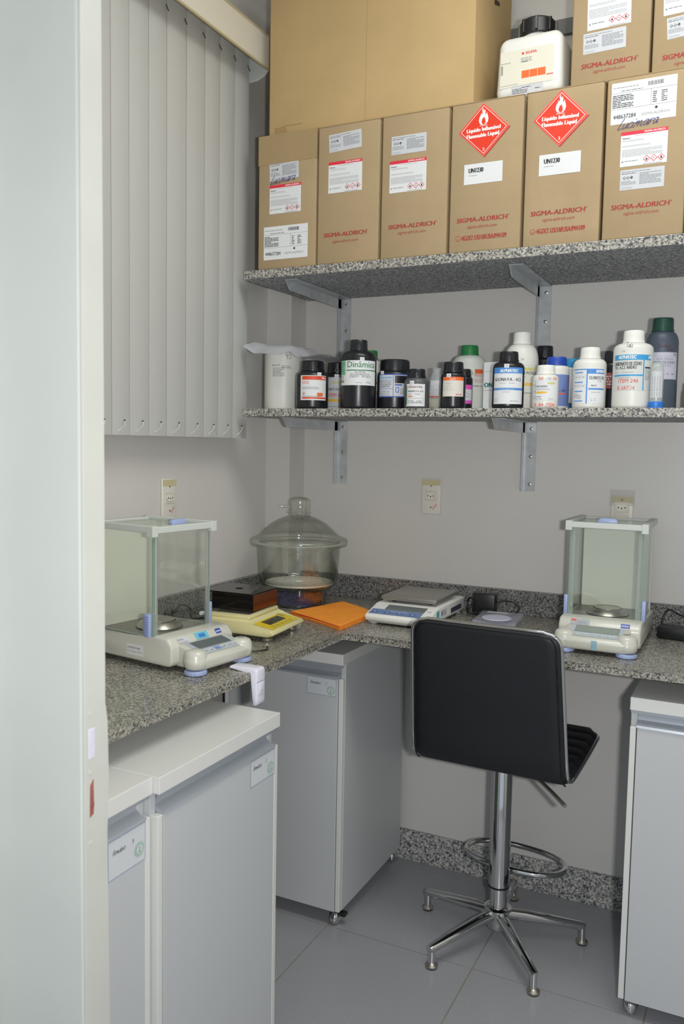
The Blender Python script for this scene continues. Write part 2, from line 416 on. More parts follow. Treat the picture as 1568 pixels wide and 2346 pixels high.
# ---------------------------------------------------------------- granite worktop (one L) with splashbacks
bm = bmesh.new()
prism(bm, [(0.0, -1.735), (0.5226, -1.735), (0.5226, -0.540), (XR, -0.540), (XR, 0.0), (0.0958, 0.0), (0.0958, -0.106), (0.0, -0.106)], 0.881, 0.9, 'z', bev=.003)
wt = obj('granite_worktop', bm, GRAN)
tag(wt, 'speckled grey granite L-shaped worktop along the left and back walls', 'worktop')
sb = bmesh.new(); box(sb, 0.0958, XR, -0.02, 0.0, 0.9, 0.9771, bev=.0015)
obj('splashback', sb, GRAND, wt)
sb = bmesh.new(); box(sb, 0.0, 0.02, -1.735, -0.106, 0.9, 0.9771, bev=.0015)
obj('splashback', sb, GRAND, wt)
sb = bmesh.new(); box(sb, 0.02, 0.0958, -0.126, -0.106, 0.9, 0.9771, bev=.0015)
obj('splashback', sb, GRAND, wt)

# ---------------------------------------------------------------- shelves with brackets
def shelf(z0, z1, xb, label, lens, arms=(.385, .365, .365)):
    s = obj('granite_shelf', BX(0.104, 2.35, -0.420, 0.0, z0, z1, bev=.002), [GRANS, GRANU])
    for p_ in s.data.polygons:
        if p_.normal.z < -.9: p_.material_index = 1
    tag(s, label, 'shelf')
    # notch for pillar is not needed: the slab starts beyond the pillar face
    for x, AL in zip(xb, arms):
        b = bmesh.new()
        L = lens
        # vertical leg: web + wall flange
        box(b, x, x+.0025, -.026, -.0005, z0-L, z0, bev=.0006, seg=1)
        box(b, x, x+.040, -.003, -.0005, z0-L, z0-.0005, bev=.0006, seg=1)
        # arm: tapered web and top flange
        prism(b, [(-.026, z0-.034), (-AL+.03, z0-.030), (-AL, z0-.001), (-.002, z0-.001), (-.002, z0-.034)], x, x+.0025)
        box(b, x, x+.040, -AL+.003, -.001, z0-.0035, z0-.0008, bev=.0005, seg=1)
        k = obj('bracket', b, GALV, s)
        for t in (.03, .5, .97):
            q = bmesh.new(); zz = z0-.016-(L-.032)*t
            tube(q, [(x+.024, -.003, zz), (x+.024, -.0055, zz), (x+.024, -.0065, zz)], [.0052, .0052, .003], 12)
            obj('screw', q, STEEL, k, smooth=30)
    return s
shelf(1.513, 1.5371, (0.226, 0.886, 1.55), 'lower granite wall shelf carrying the row of reagent bottles', 0.218)
shelf(1.9314, 1.9575, (0.232, 0.917, 1.58), 'upper granite wall shelf carrying the brown cartons', 0.22, (.388, .352, .365))

# ---------------------------------------------------------------- cabinets on castors
LG = mat('tag_line_blue', (120, 150, 185), 0.5); SEAL = mat('seal_green', (150, 185, 165), 0.5)
TAGP = mat('tag_paper', (206, 210, 214), 0.5)
def tag_decal(w_, h_, num):
    d = Decal().rect(0, 0, w_, h_, TAGP, 0).frame(0, 0, w_, h_, .0012, LG, 1)
    c = (w_-.017, h_*.33 if h_ < .06 else h_*.36); n = 20
    def circ(r, m, l): d.poly([(c[0]+r*math.cos(2*PI*i/n), c[1]+r*math.sin(2*PI*i/n)) for i in range(n)], m, l)
    circ(.0135, SEAL, 2); circ(.0122, TAGP, 3); circ(.011, SEAL, 4); circ(.0085, TAGP, 5)
    d.poly([(c[0]-.004, c[1]-.006), (c[0]+.004, c[1]-.006), (c[0]+.0015, c[1]+.001), (c[0]-.0015, c[1]+.001)], SEAL, 6)
    d.rect(c[0]-.0015, c[1]+.002, c[0]+.0015, c[1]+.005, INKG, 6)
    d.hand('Arm\u00e1rio', .010, h_*.60, .0052, .0008, INK, 2, .3, 1.3)
    d.hand(num, .062, h_*.62, .0050, .0008, INK, 2)
    return d
ZT, ZB = 0.8272, 0.0480
def castor(x, y, parent, lever=False, rz=0):
    b = bmesh.new()
    lathe(b, [(0, .048), (.006, .048), (.006, .036)], 12, x, y)
    b2 = bmesh.new(); lathe(b2, [(0, 0), (.010, .001), (.0185, .009), (.022, .0205), (.0185, .032), (.010, .040), (0, .041)], 20)
    for v in b2.verts: v.co = Vector((v.co.x*.8+x, v.co.y+y, v.co.z))
    me = bpy.data.meshes.new('t'); b2.to_mesh(me); b.from_mesh(me); bpy.data.meshes.remove(me); b2.free()
    c = obj('castor', b, CHROME, parent, smooth=40)
    if lever:
        q = bmesh.new(); box(q, x+.004, x+.034, y-.006, y+.016, .030, .040, bev=.002)
        obj('brake_lever', q, BLKP, c)
    return c
def cabinet(label, x0, x1, yb, yf, axis, rows=1, tagpos=None, num='1', topext=0.0, castors=(), doors=1):
    """local frame: front at y=0 facing -y, width w along x, depth d behind"""
    w_ = x1-x0; d = yb-yf
    o = thing('cabinet', label, 'cabinet', (x0, yf, 0) if axis == 'y' else (yf, x0, 0), 0 if axis == 'y' else PI/2)
    b = bmesh.new()
    box(b, 0, .015, .018, d, ZB, ZT-.032, bev=.0008, seg=1); box(b, w_-.015, w_, .018, d, ZB, ZT-.032, bev=.0008, seg=1)
    box(b, .015, w_-.015, .022, d-.006, ZB, ZB+.015); box(b, .015, w_-.015, d-.006, d, ZB+.015, ZT-.032)
    obj('carcass', b, LAM, o)
    for xx in (0, w_-.015):   # pale edge banding of the side panels
        obj('edge_band', BX(xx+.0005, xx+.0145, .0005, .0185, ZB+.001, ZT-.0745 if xx else ZT-.0745, bev=.0015), EDGE, o)
    obj('top_panel', BX(-.001, w_+.001, -.004, d, ZT-.032, ZT, bev=.0012), EDGE, o)
    # aluminium finger rail (channel + lip)
    b = bmesh.new()
    prism(b, [(.016, ZT-.0325), (.016, ZT-.0345), (.0185, ZT-.0345), (.022, ZT-.046), (.020, ZT-.060), (.010, ZT-.067), (-.002, ZT-.069), (-.0035, ZT-.0745), (.020, ZT-.0745), (.026, ZT-.062), (.026, ZT-.0325)], .0155, w_-.0155)
    prism(b, [(.001, ZT-.0325), (.001, ZT-.040), (.003, ZT-.040), (.003, ZT-.0325)], .001, w_-.001)
    obj('finger_rail', b, ALU, o, smooth=30)
    b = BX(.017, w_-.017, 0.0, .0175, ZB-.001, ZT-.0755, bev=.0012)
    dr = obj('door', b, LAM, o)
    if tagpos:
        tu, tw, th = tagpos
        tag_decal(tw, th, num).build('paper_tag', dr, plane((tu, 0, ZT-.077-th), (1, 0, 0), (0, 0, 1)))
    for (cx_, cy_, lv) in castors: castor(cx_, cy_, o, lv)
    return o
cabinet('white cabinet in the room corner, its side facing the stool', .10, .51, -.03, -.5023, 'y', tagpos=(.292, .096, .052), num='1', castors=((.388, .022, True), (.392, .452, False), (.03, .03, False), (.03, .44, False)))
cabinet('white cabinet at the right frame edge, behind the stool', 1.3057, 1.78, -.03, -.5185, 'y', castors=((.03, .03, False), (.03, .44, False), (.44, .03, False), (.44, .44, False)))
cabinet('largest white cabinet, in the foreground beside the floor', -1.4765, -1.048, -.03-.07, -.614, 'x', tagpos=(.312, .1, .058), num='3', castors=((.03, .03, False), (.40, .03, False), (.03, .40, False), (.40, .40, False)))
cabinet('narrow white cabinet section beside the door frame', -1.733, -1.4795, -.10, -.600, 'x', tagpos=(.140, .098, .070), num='4', castors=((.03, .03, False), (.22, .03, False), (.03, .40, False), (.22, .40, False)))
for o in bpy.data.objects:      # the two left-wall cabinets face +x
    if o.name.startswith('cabinet') and o.rotation_euler[2] > 1:
        o.location = (-o.location.x, o.location.y, 0)

# ---------------------------------------------------------------- vertical blinds
SLAT = mat('blind_fabric', (190, 191, 188), 0.55, var=0.01, vscale=12, bump=0.05, bscale=500)
bl = thing('vertical_blinds', 'off-white vertical slat blinds hanging on the left wall', 'blinds', (0, 0, 0))
ys = [-0.345, -0.419, -0.498, -0.573, -0.660, -0.747, -0.823, -0.901, -0.969, -1.05, -1.13, -1.21, -1.29, -1.37, -1.45, -1.53, -1.61]
BEAD = mat('bead_chain', (235, 235, 230), 0.4)
slat_me = None
for i in range(len(ys)-1):
    y1, y0 = ys[i], ys[i+1]-.010
    wd = y1-y0; b = bmesh.new(); n = 8; zt = 2.66; zb = 1.446
    rows = []
    for (zz) in (zb, zt):
        for side in (0, 1):
            rw = []
            for k in range(n+1):
                t = k/n
                x = .070+.0030*(1-t)+.0035*math.sin(PI*t)+(-.0006 if side else 0)
                rw.append(b.verts.new((x, y0+wd*t, zz)))
            rows.append(rw)
    lo, lo2, hi, hi2 = rows
    for k in range(n):
        b.faces.new((lo[k], lo[k+1], hi[k+1], hi[k])); b.faces.new((lo2[k], hi2[k], hi2[k+1], lo2[k+1]))
        b.faces.new((lo[k], lo2[k], lo2[k+1], lo[k+1])); b.faces.new((hi[k], hi[k+1], hi2[k+1], hi2[k]))
    b.faces.new((lo[0], hi[0], hi2[0], lo2[0])); b.faces.new((lo[n], lo2[n], hi2[n], hi[n]))
    s = obj('slat', b, SLAT, bl, smooth=50)
    # weight chain and its eyelet near the foot
    yc = y0+wd*.42; b = bmesh.new(); xs_ = .066+.020*(1-.42)+.0065
    tube(b, [(xs_-.003, yc+.004, zb+.038), (xs_, yc+.004, zb+.038)], .0022, 8)
    obj('eyelet', b, INK, s)
    b = bmesh.new(); pts = spline([(xs_, yc+.004, zb+.036), (xs_+.002, yc-.002, zb+.026), (xs_+.004, yc-.018, zb+.016), (xs_+.006, y0+.002, zb+.010)], 5)
    for p_ in pts:
        bmesh.ops.create_icosphere(b, subdivisions=1, radius=.0013, matrix=Matrix.Translation(p_))
    obj('bead_chain', b, BEAD, s)
    b = bmesh.new(); tube(b, spline([(.070, yc+.035, 2.60), (.074, yc+.037, 2.592), (.078, yc+.033, 2.586), (.080, yc+.038, 2.578)], 4), .0012, 6)
    obj('carrier_hook', b, BLKP, s)
obj('head_rail', BX(.045, .095, -1.65, -.35, 2.665, 2.70, bev=.002), WHTP, bl)
VAL = mat('valance_cream', (220, 216, 202), 0.5)
b = bmesh.new()
path = [(.140, -1.66), (.140, -.352), (.137, -.342), (.128, -.338), (.0955, -.338), (.004, -.338)]
box(b, .137, .140, -1.66, -.345, 2.577, 2.674, bev=.0008, seg=1)
obj('valance', b, VAL, bl)
obj('valance_lip', BX(.136, .142, -1.66, -.345, 2.574, 2.580, bev=.001), mat('valance_edge', (190, 178, 140), 0.5), bl)
obj('valance_lip', BX(.136, .142, -1.66, -.345, 2.671, 2.677, bev=.001), MC['valance_edge'], bl)
b = bmesh.new(); prism(b, [(.140, 2.674), (.140, 2.577), (.125, 2.560), (.100, 2.550), (.06, 2.548), (.012, 2.552), (.012, 2.674)], -.3445, -.342, 'y')
obj('valance_end', b, mat('valance_grey', (190, 194, 192), 0.5), bl)

# ---------------------------------------------------------------- wall sockets
TAPE = film_mat('yellowed_tape', (220, 208, 156), 0.6); TAPE2 = film_mat('clear_tape', (205, 200, 190), 0.25)
def socket(label, loc, rz, w_=.066, h_=.118, double=False, tape=0.0):
    t = thing('wall_socket', label, 'socket', loc, rz)
    obj('plate', BX(-w_/2, w_/2, -.009, 0, 0, h_, bev=.0035, seg=3), mat('plate_ivory', (221, 218, 209), 0.4), t, smooth=40)
    zc_ = h_*.52 if not double else .082
    def module(zc_):
        m = obj('module', BX(-.021, .021, -.0108, -.008, zc_-.017, zc_+.017, bev=.001), mat('module_ivory', (212, 208, 194), 0.4), t)
        b = bmesh.new(); hexp = [(-.019, zc_), (-.010, zc_-.0095), (.010, zc_-.0095), (.019, zc_), (.010, zc_+.0095), (-.010, zc_+.0095)]
        prism(b, hexp, -.0125, -.0107, 'y'); obj('socket_face', b, mat('socket_cream', (228, 224, 210), 0.4), m)
        for dx, dz in ((-.010, 0), (0, -.002), (.010, 0)):
            b = bmesh.new(); tube(b, [(dx, -.0127, zc_+dz), (dx, -.0119, zc_+dz)], .0023, 10); obj('pin_hole', b, BLKP, m)
    module(zc_)
    if double: module(zc_-.038)
    for zz in ((h_*.2, h_*.80) if not double else (.018, .106)):
        b = bmesh.new(); tube(b, [(0, -.0087, zz), (0, -.0102, zz)], .0022, 10); obj('screw', b, INK, t)
    d = Decal().text('220', .008, .006, .022, .006, PENR, 1, .01, rot=.85)
    if not double: d.build('handwriting', t, plane((0, -.009, h_*.08), (1, 0, 0), (0, 0, 1)))
    d = Decal().rect(-w_/2+.001, h_-.022+tape*0, w_/2-.001, h_-.003, TAPE, 0)
    if tape: d.rect(-w_/2-.003, h_-.03, w_/2+.004, h_+tape, TAPE2, 1)
    d.build('tape', t, plane((0, -.0092, 0), (1, 0, 0), (0, 0, 1)))
    return t
socket('ivory wall socket between the two shelf brackets on the back wall', (.583, 0, 1.205), 0)
socket('ivory double socket behind the right balance, with tape at its top', (1.193, 0, 1.175), 0, h_=.118, double=True, tape=.018)
socket('ivory wall socket on the left wall under the blinds', (0, -.660, 1.205), PI/2)

# ================================================================ CARTONS
def carton(label, x, y, z, w_, d, h, mt, decals, name='carton', tape=None, cat='carton', tilt=0.0, dent=False, flap=.0022):
    t = thing(name, label, cat, (x, y, z), tilt)
    b = bmesh.new(); box(b, 0, w_, 0, d, .0005, h-flap, bev=.004, seg=2)
    if dent:
        bmesh.ops.subdivide_edges(b, edges=[e for e in b.edges if e.calc_length() > .1], cuts=9, use_grid_fill=True)
        for v in b.verts:
            if v.co.y < .003 and .01 < v.co.x < w_-.01:
                dx = v.co.x-w_*.56; dz = v.co.z-h*.33
                v.co.y += .006*math.exp(-(dx*dx+dz*dz)/(.022**2)) + .0025*math.exp(-((v.co.z-.10-.25*v.co.x)/.012)**2)
    obj('body', b, mt, t, smooth=35 if dent else 60)
    # top flaps meeting along the middle, a hair proud of the body
    b = bmesh.new(); box(b, .001, w_-.001, .001, d/2-.0008, h-flap-.0002, h, bev=.0006, seg=1); box(b, .001, w_-.001, d/2+.0008, d-.001, h-flap-.0002, h, bev=.0006, seg=1)
    obj('top_flaps', b, mt, t)
    pf = plane((0, 0, 0), (1, 0, 0), (0, 0, 1), lift=.0005)
    for nm, dc, (u, v), rot in decals:
        c, s_ = math.cos(rot), math.sin(rot)
        dc.build(nm, t, plane((u, 0, v), (c, 0, s_), (-s_, 0, c), lift=.0005))
    if tape:
        obj('brown_tape', BX(-.0006, w_+.0006, -.0008, d*.5, h-tape, h+.0006, bev=.0003, seg=1), CARDT, t)
    return t
def d_small(w_=.104, h_=.054, blue=False):
    d = Decal().rect(0, 0, w_, h_, PAPERD, 0)
    d.lines(.003, h_-.006, w_*.75, h_-.002, 1, INKG, 1); d.lines(.003, h_-.010, w_*.4, h_-.007, 1, INK, 1)
    for k in range(3): d.diamond(.010+k*.0085, h_*.60, .004, INK, 1); d.diamond(.010+k*.0085, h_*.60, .0025, PAPERD, 2)
    d.diamond(.0272, h_*.6, .002, INK, 3)
    d.lines(.003, h_*.26, w_*.40, h_*.48, 4, INKG, 1); d.lines(.003, .003, w_*.3, h_*.16, 3, INKL, 1)
    d.lines(w_*.44, h_*.24, w_*.95, h_*.82, 9, INKG, 1, .97, .5)
    return d
def d_haz(w_=.110, h_=.088, tall=False):
    d = Decal().rect(0, 0, w_, h_, PAPER, 0); band = .0085
    d.rect(0, h_-band, w_, h_, RED, 1)
    d.text('SIGMA-ALDRICH', w_*.50, h_-band+.0024, w_*.44, .0042, WHI, 2, .02, .15)
    d.text('Methanol', .004, h_-.0175, .017, .0036, INK, 1, .015)
    d.lines(.004, h_-.024, w_*.55, h_-.019, 2, INKL, 1); d.lines(w_*.3, h_-.0125, w_*.9, h_-.010, 1, INKL, 1, .7)
    d.lines(.004, h_*.56, w_*.8, h_*.62, 2, INKL, 1, .8); d.lines(.004, h_*.28, w_*.93, h_*.50, 7, INKL, 1, .97, .45)
    for k in range(3): d.ghs(w_*.57+k*w_*.155, h_*.165, .0085, k, 1)
    d.rect(.004, h_*.12, .008, h_*.16, INKG, 1); d.lines(.011, h_*.14, w_*.42, h_*.19, 1, INKG, 1); d.lines(w_*.5, .0015, w_*.93, .0045, 1, INKG, 1)
    return d
def d_ship(w_=.152, h_=.100):
    d = Decal().rect(0, 0, w_, h_, PAPER, 0)
    d.lines(.004, h_*.87, w_*.48, h_*.91, 1, INKG, 1); d.lines(w_*.15, h_*.78, w_*.52, h_*.83, 1, INKG, 1)
    d.bars(w_*.56, h_*.83, w_*.80, h_*.93, 22, INK, 1)
    d.rect(0, h_*.745, w_, h_*.752, INKG, 1); d.rect(0, h_*.36, w_, h_*.367, INKG, 1); d.rect(w_*.61, h_*.367, w_*.616, h_*.745, INKG, 1)
    d.lines(.003, h_*.40, w_*.38, h_*.72, 8, INK, 1, .9, .5)
    d.lines(w_*.64, h_*.42, w_*.72, h_*.70, 6, INK, 1, .8, .4); d.lines(w_*.77, h_*.42, w_*.88, h_*.70, 6, INK, 1, .8, .4)
    d.text('448637284', .006, h_*.13, w_*.35, .0105, INK, 1, .007)
    d.text('SIGMA-ALDRICH', w_*.48, h_*.14, w_*.42, .0065, INKG, 1)
    d.diamond(w_*.70, h_*.29, .004, INK, 1)
    return d
def d_sa(w_=.142): return Decal().text('SIGMA-ALDRICH', 0, 0, w_*.965, .0125, REDC, 0, .022, .12).text('\u00ae', w_*.985, .008, .004, .004, REDC, 0)
def d_com(w_=.083): return Decal().text('sigma-aldrich.com', 0, 0, w_, .0085, REDC, 0, .0, .2)
def d_4g(w_=.140):
    d = Decal().text('4G/X7.1/S/18/USA/M4109', .016, 0, w_-.016, .013, REDC, 0, .018)
    n = 16; d.poly([(.006+.007*math.cos(2*PI*i/n), .006+.007*math.sin(2*PI*i/n)) for i in range(n)], REDC, 0)
    d.poly([(.006+.0055*math.cos(2*PI*i/n), .006+.0055*math.sin(2*PI*i/n)) for i in range(n)], CARD, 1)
    return d.text('un', .003, .003, .006, .006, REDC, 2, .0)
def d_un():
    return Decal().rect(0, 0, .106, .053, PAPER, 0).text('UN1230', .013, .030, .040, .0125, INK, 1, .024).lines(.013, .022, .040, .025, 1, INKG, 1)
def d_flam():
    r = .070; d = Decal()
    d.diamond(.003, -.003, r, mat('placard_rim', (180, 60, 50), .5), 0); d.diamond(0, 0, r, mat('placard_edge', (240, 120, 105), .5), 1); d.diamond(-.0005, 0, r*.955, FLAM, 2)
    d.diamond(0, 0, r*.90, WHI, 3); d.diamond(0, 0, r*.872, FLAM, 4)
    d.poly([(a*.044, .012+b*.046) for a, b in FLAME], WHI, 5); d.poly([(a*.044, .012+b*.046) for a, b in FLIN], FLAM, 6)
    d.rect(-.011, .0095, .011, .0108, WHI, 5)
    d.text('L\u00edquido Inflam\u00e1vel', -.046, -.0035, .092, .0108, WHI, 5, .026)
    d.text('Flammable Liquid', -.046, -.0185, .088, .0108, WHI, 5, .026)
    d.text('3', -.0025, -.055, .005, .0085, WHI, 5, .01)
    return d
def d_luc(w_=.095): return Decal().hand('Lucimara', 0, 0, .0125, .0013, PEN, 5, .45, w_/.072)
ZU = 1.9575
def FRONT(label, x, w_, decals, **k): return carton(label, x, -.412, ZU, w_, .295, .3945, CARD, decals, **k)
FRONT('brown carton at the left shelf end, with brown tape band and address label', .150, .198,
      [('label', d_small(.100, .054), (.040, .259), .03), ('label', d_haz(.108, .084), (.040, .163), .0), ('label', d_ship(.152, .098), (.021, .028), 0), ('handwriting', d_luc(.090), (.043, .250), .08)], tape=.085)
FRONT('brown carton second from the left shelf end, without red placard', .354, .196,
      [('label', d_small(.104, .050), (.037, .317), .05), ('label', d_haz(.108, .088), (.035, .202), .0), ('print', d_sa(), (.022, .078), 0), ('print', d_com(), (.050, .060), 0)])
FRONT('brown carton left of the flammable-placard cartons, with two white labels', .558, .197,
      [('label', d_small(.104, .050), (.029, .285), .0), ('label', d_haz(.110, .087), (.025, .181), .0), ('print', d_sa(.144), (.024, .082), 0), ('print', d_com(.083), (.053, .066), 0)])
FRONT('brown carton with red flammable placard, smooth front, under the big carton edge', .763, .197,
      [('placard', d_flam(), (.090, .318), .02), ('label', d_un(), (.039, .179), .0), ('print', d_sa(.144), (.022, .080), 0), ('print', d_com(), (.051, .063), 0), ('print', d_4g(), (.021, .032), 0)])
FRONT('brown carton with red flammable placard and a dented crease in its front', .968, .195,
      [('placard', d_flam(), (.0875, .3185), -.02), ('label', d_un(), (.037, .178), .0), ('print', d_sa(.144), (.019, .078), 0), ('print', d_com(), (.050, .062), 0), ('print', d_4g(), (.020, .032), 0)], dent=True)
FRONT('brown carton right of the placard cartons, signed in blue pen', 1.170, .192,
      [('label', d_ship(.153, .100), (.011, .281), .0), ('label', d_haz(.110, .084), (.038, .176), .0), ('label', d_small(.104, .049), (.040, .119), .0), ('print', d_sa(.142), (.021, .073), 0), ('print', d_com(), (.051, .058), 0), ('handwriting', d_luc(.100), (.029, .268), .05)])
FRONT('plain brown carton past the signed one at the right shelf end', 1.368, .192, [('print', d_sa(.142), (.021, .073), 0)])
def UP(label, x, decals): return carton(label, x, -.392, 2.353, .191, .28, .3945, CARD, decals)
UP('brown carton stacked on the lower row beside the white canister', 1.073, [('label', d_haz(.106, .104), (.038, .133), .02), ('label', d_small(.104, .050), (.030, .077), .02), ('print', d_sa(.137), (.026, .042), 0), ('print', d_com(.078), (.056, .028), 0)])
UP('brown carton stacked at the top right corner of the photo', 1.270, [('label', d_haz(.106, .104), (.023, .134), .03), ('label', d_small(.104, .050), (.034, .077), .06), ('print', d_sa(.137), (.024, .030), 0), ('print', d_com(.078), (.052, .014), 0)])
bb = carton('large plain brown carton lying on top of the smaller cartons', .178, -.402, 2.353, .640, .345, .50, CARDB, [('print', Decal().lines(0, 0, .045, .018, 4, mat('print_brown', (150, 118, 80), .7), 0).lines(.03, .016, .10, .021, 1, MC['print_brown'], 0), (.022, .006), 0)], name='large_carton')
b = bmesh.new(); prism(b, [(.165, .335), (.170, .330), (.215, .345), (.218, .352), (.212, .356), (.168, .344)], .6385, .6406)
obj('hand_hole', b, mat('hole_dark', (70, 52, 32), .9), bb)
d = Decal().rect(0, 0, .032, .040, PAPERD, 0); n = 16
d.poly([(.016+.010*math.cos(2*PI*i/n), .018+.010*math.sin(2*PI*i/n)) for i in range(n)], LBLUE, 1); d.poly([(.016+.008*math.cos(2*PI*i/n), .018+.008*math.sin(2*PI*i/n)) for i in range(n)], PAPERD, 2); d.text('RU', .011, .015, .010, .006, LBLUE, 3)
d.build('label', bb, plane((.640, .15, .006), (0, 1, 0), (0, 0, 1), lift=.0006))
obj('seam', BX(.3195, .3205, -.0004, .002, .002, .495), CARDT, bb)

# ---------------------------------------------------------------- white canister on the cartons
cn = thing('canister', 'square white plastic canister with black screw cap, on top of the cartons', 'canister', (.872, -.385, 2.353), -.03)
b = bmesh.new(); box(b, 0, .178, 0, .165, .0005, .165, bev=.022, seg=4)
for v in b.verts:
    if v.co.z > .12:
        k = (v.co.z-.12)/.045; v.co.x += (.089-v.co.x)*.10*k; v.co.y += (.082-v.co.y)*.10*k
obj('body', b, WHTP, cn, smooth=60)
b = bmesh.new(); lathe(b, [(.060, .160), (.055, .168), (.040, .172), (.036, .176), (.036, .188)], 32, .088, .080); obj('neck', b, WHTP, cn, smooth=40)
b = bmesh.new(); lathe(b, [(.0, .180), (.047, .180), (.047, .214), (.043, .219), (0, .220)], 32, .088, .080)
for k in range(8):
    a = 2*PI*k/8; box(b, -.004, .004, .045, .052, .182, .217)
    for v in b.verts[-8:] if False else []: pass
b.free(); b = bmesh.new(); lathe(b, [(.0, .180), (.047, .180), (.047, .214), (.043, .219), (0, .220)], 32, .088, .080)
for k in range(8):
    q = BX(-.004, .004, .044, .052, .182, .2165, bev=.001, seg=1); bmesh.ops.rotate(q, verts=q.verts, cent=(0, 0, 0), matrix=Matrix.Rotation(2*PI*k/8+.2, 3, 'Z')); bmesh.ops.translate(q, verts=q.verts, vec=(.088, .080, 0))
    me = bpy.data.meshes.new('t'); q.to_mesh(me); q.free(); b.from_mesh(me); bpy.data.meshes.remove(me)
obj('screw_cap', b, BLKP, cn, smooth=30)
CRL = mat('label_cream', (228, 224, 208), .5)
d = Decal().rect(0, 0, .142, .092, CRL, 0)
d.text('SIGMA', .067, .078, .030, .007, RED, 1, .02); d.diamond(.060, .081, .004, RED, 1)
d.lines(.001, .062, .030, .066, 1, INKG, 1); d.lines(.002, .005, .055, .008, 1, INKG, 1, .9); d.bars(.002, .034, .008, .058, 4, INK, 1); d.lines(.055, .060, .092, .072, 3, INKG, 1, .8); d.text('Phenol', .058, .058, .016, .004, INK, 1, .01)
for k in range(3): d.rect(.058+k*.0215, .018, .0785+k*.0215, .037, ORG, 1)
d.rect(.124, .016, .142, .018, RED, 2)
d.build('label', cn, plane((.014, 0, .030), (1, 0, 0), (0, 0, 1), lift=.0006))
d = Decal().rect(0, 0, .085, .024, PAPERD, 0).lines(.003, .004, .055, .018, 4, INK, 1, .8).lines(.028, .017, .055, .021, 1, INK, 1).lines(.064, .010, .080, .014, 1, INK, 1)
d.build('label', cn, plane((.045, 0, .0068), (1, 0, 0), (0, 0, 1), lift=.0006))
obj('handle', BX(.05, .13, .135, .150, .165, .185, bev=.006, seg=3), WHTP, cn, smooth=50)

# ================================================================ BOTTLES ON THE LOWER SHELF
ZS = 1.5371
def body_prof(r, hs, ht, rn, sharp=0.5):
    p = [(0, .0005), (r*.90, .0005), (r*.98, .003), (r, .008), (r, hs)]
    for k in range(1, 8):
        a = k/8*PI/2
        p.append((rn+(r-rn)*math.cos(a)**(1-sharp*.3), hs+(ht-hs)*math.sin(a)))
    p += [(rn, ht), (rn, ht+.006)]
    return p
def bottle(name, label, x, y, r, h, bodym, capm, capr, caph, hs=None, rn=None, collar=True, label_fn=None, arc=.9, lz=(.02, .1), turn=0.0, cat='bottle', ribs=60, group=None, capcollar=None):
    t = thing(name, label, cat, (x, y, ZS), 0, group)
    rn = rn or capr*.88; ht = h-caph+.0005; hs = hs or ht-.55*(r-rn)-.006
    b = bmesh.new(); lathe(b, body_prof(r, hs, ht, rn), 44); obj('body', b, bodym, t, smooth=50)
    b = bmesh.new(); z0 = h-caph
    pr = [(0, z0+.0008), (capr*1.07, z0+.0008), (capr*1.07, z0+.006), (capr, z0+.0065)] if collar else [(0, z0+.0008), (capr, z0+.0008)]
    pr += [(capr, z0+caph*.5), (capr*.985, h-.003), (capr*.93, h), (0, h+.0003)]
    lathe(b, pr, ribs, ridge=(z0+.0063, h-.0035, .012)); obj('cap', b, capm, t, smooth=25)
    if label_fn:
        ang = math.atan2(CAM.y-y, CAM.x-x)+turn
        z0, z1 = lz; H = z1-z0; W = r*arc*2
        d = Decal(); label_fn(d, W, H)
        d.build('label', t, lambda u, v, l: cyl(r, ang-W/2/r, z0)(u, v, l), curved=True)
    return t
def mark(d, W, H, u, s, v=1.0):     # small white inventory sticker above the label
    d.rect(u, H*v-.001, u+.013, H*v+.009, PAPER, 3); d.text(s, u+.003, H*v+.0015, .007, .0045, INKG, 4)
def L_pot(d, W, H):
    d.hand('43', W*.52, H*.72, .0135, .0011, INK, 1, .1)
    d.rect(W*.10, H*.50, W*.13, H*.53, GRN, 1); d.rect(W*.14, H*.50, W*.17, H*.53, GRN, 1); d.text('synth', W*.19, H*.50, .018, .0055, GRN, 1)
    d.lines(W*.40, H*.44, W*.72, H*.53, 2, INKG, 1, .9); d.lines(W*.12, H*.18, W*.60, H*.46, 6, INKG, 1, .8)
    d.rect(W*.45, H*.42, W*.80, H*.425, INKG, 1)
def L_red(d, W, H):
    d.rect(0, 0, W, H, PAPER, 0); d.rect(.006, H*.82, W, H-.002, mat('label_vermilion', (222, 80, 52), .5), 1)
    d.text('Neon', W*.80, H*.86, .016, .007, WHI, 2, .02); d.rect(.006, .004, W-.002, .009, MC['label_vermilion'], 1)
    d.lines(.006, H*.66, W*.36, H*.78, 3, PENR, 1); d.lines(.006, H*.44, W*.85, H*.56, 4, INKG, 1, .8)
    d.ghs(.012, H*.27, .006, 0, 1); d.rect(W*.62, H*.16, W*.84, H*.30, ORG, 1); d.lines(.004, .0105, W*.9, .015, 1, INKG, 1)
    mark(d, W, H, W*.62, '71')
def L_yel(d, W, H):
    d.rect(0, 0, W, H, PAPERD, 0); d.text('ALPHATEC', W*.34, H*.80, W*.4, .007, YEL2, 1, .02, .15); d.text('CLORETO DE AM\u00d4NIO', W*.05, H*.58, W*.90, .0075, INK, 1, .01)
    d.text('ITEM: 68', W*.18, H*.38, W*.55, .011, PENR, 1, .01, .1); d.rect(0, H*.22, W, H*.30, YEL, 1); d.lines(.004, H*.05, W*.8, H*.10, 1, INKG, 1); mark(d, W, H, W*.42, '68')
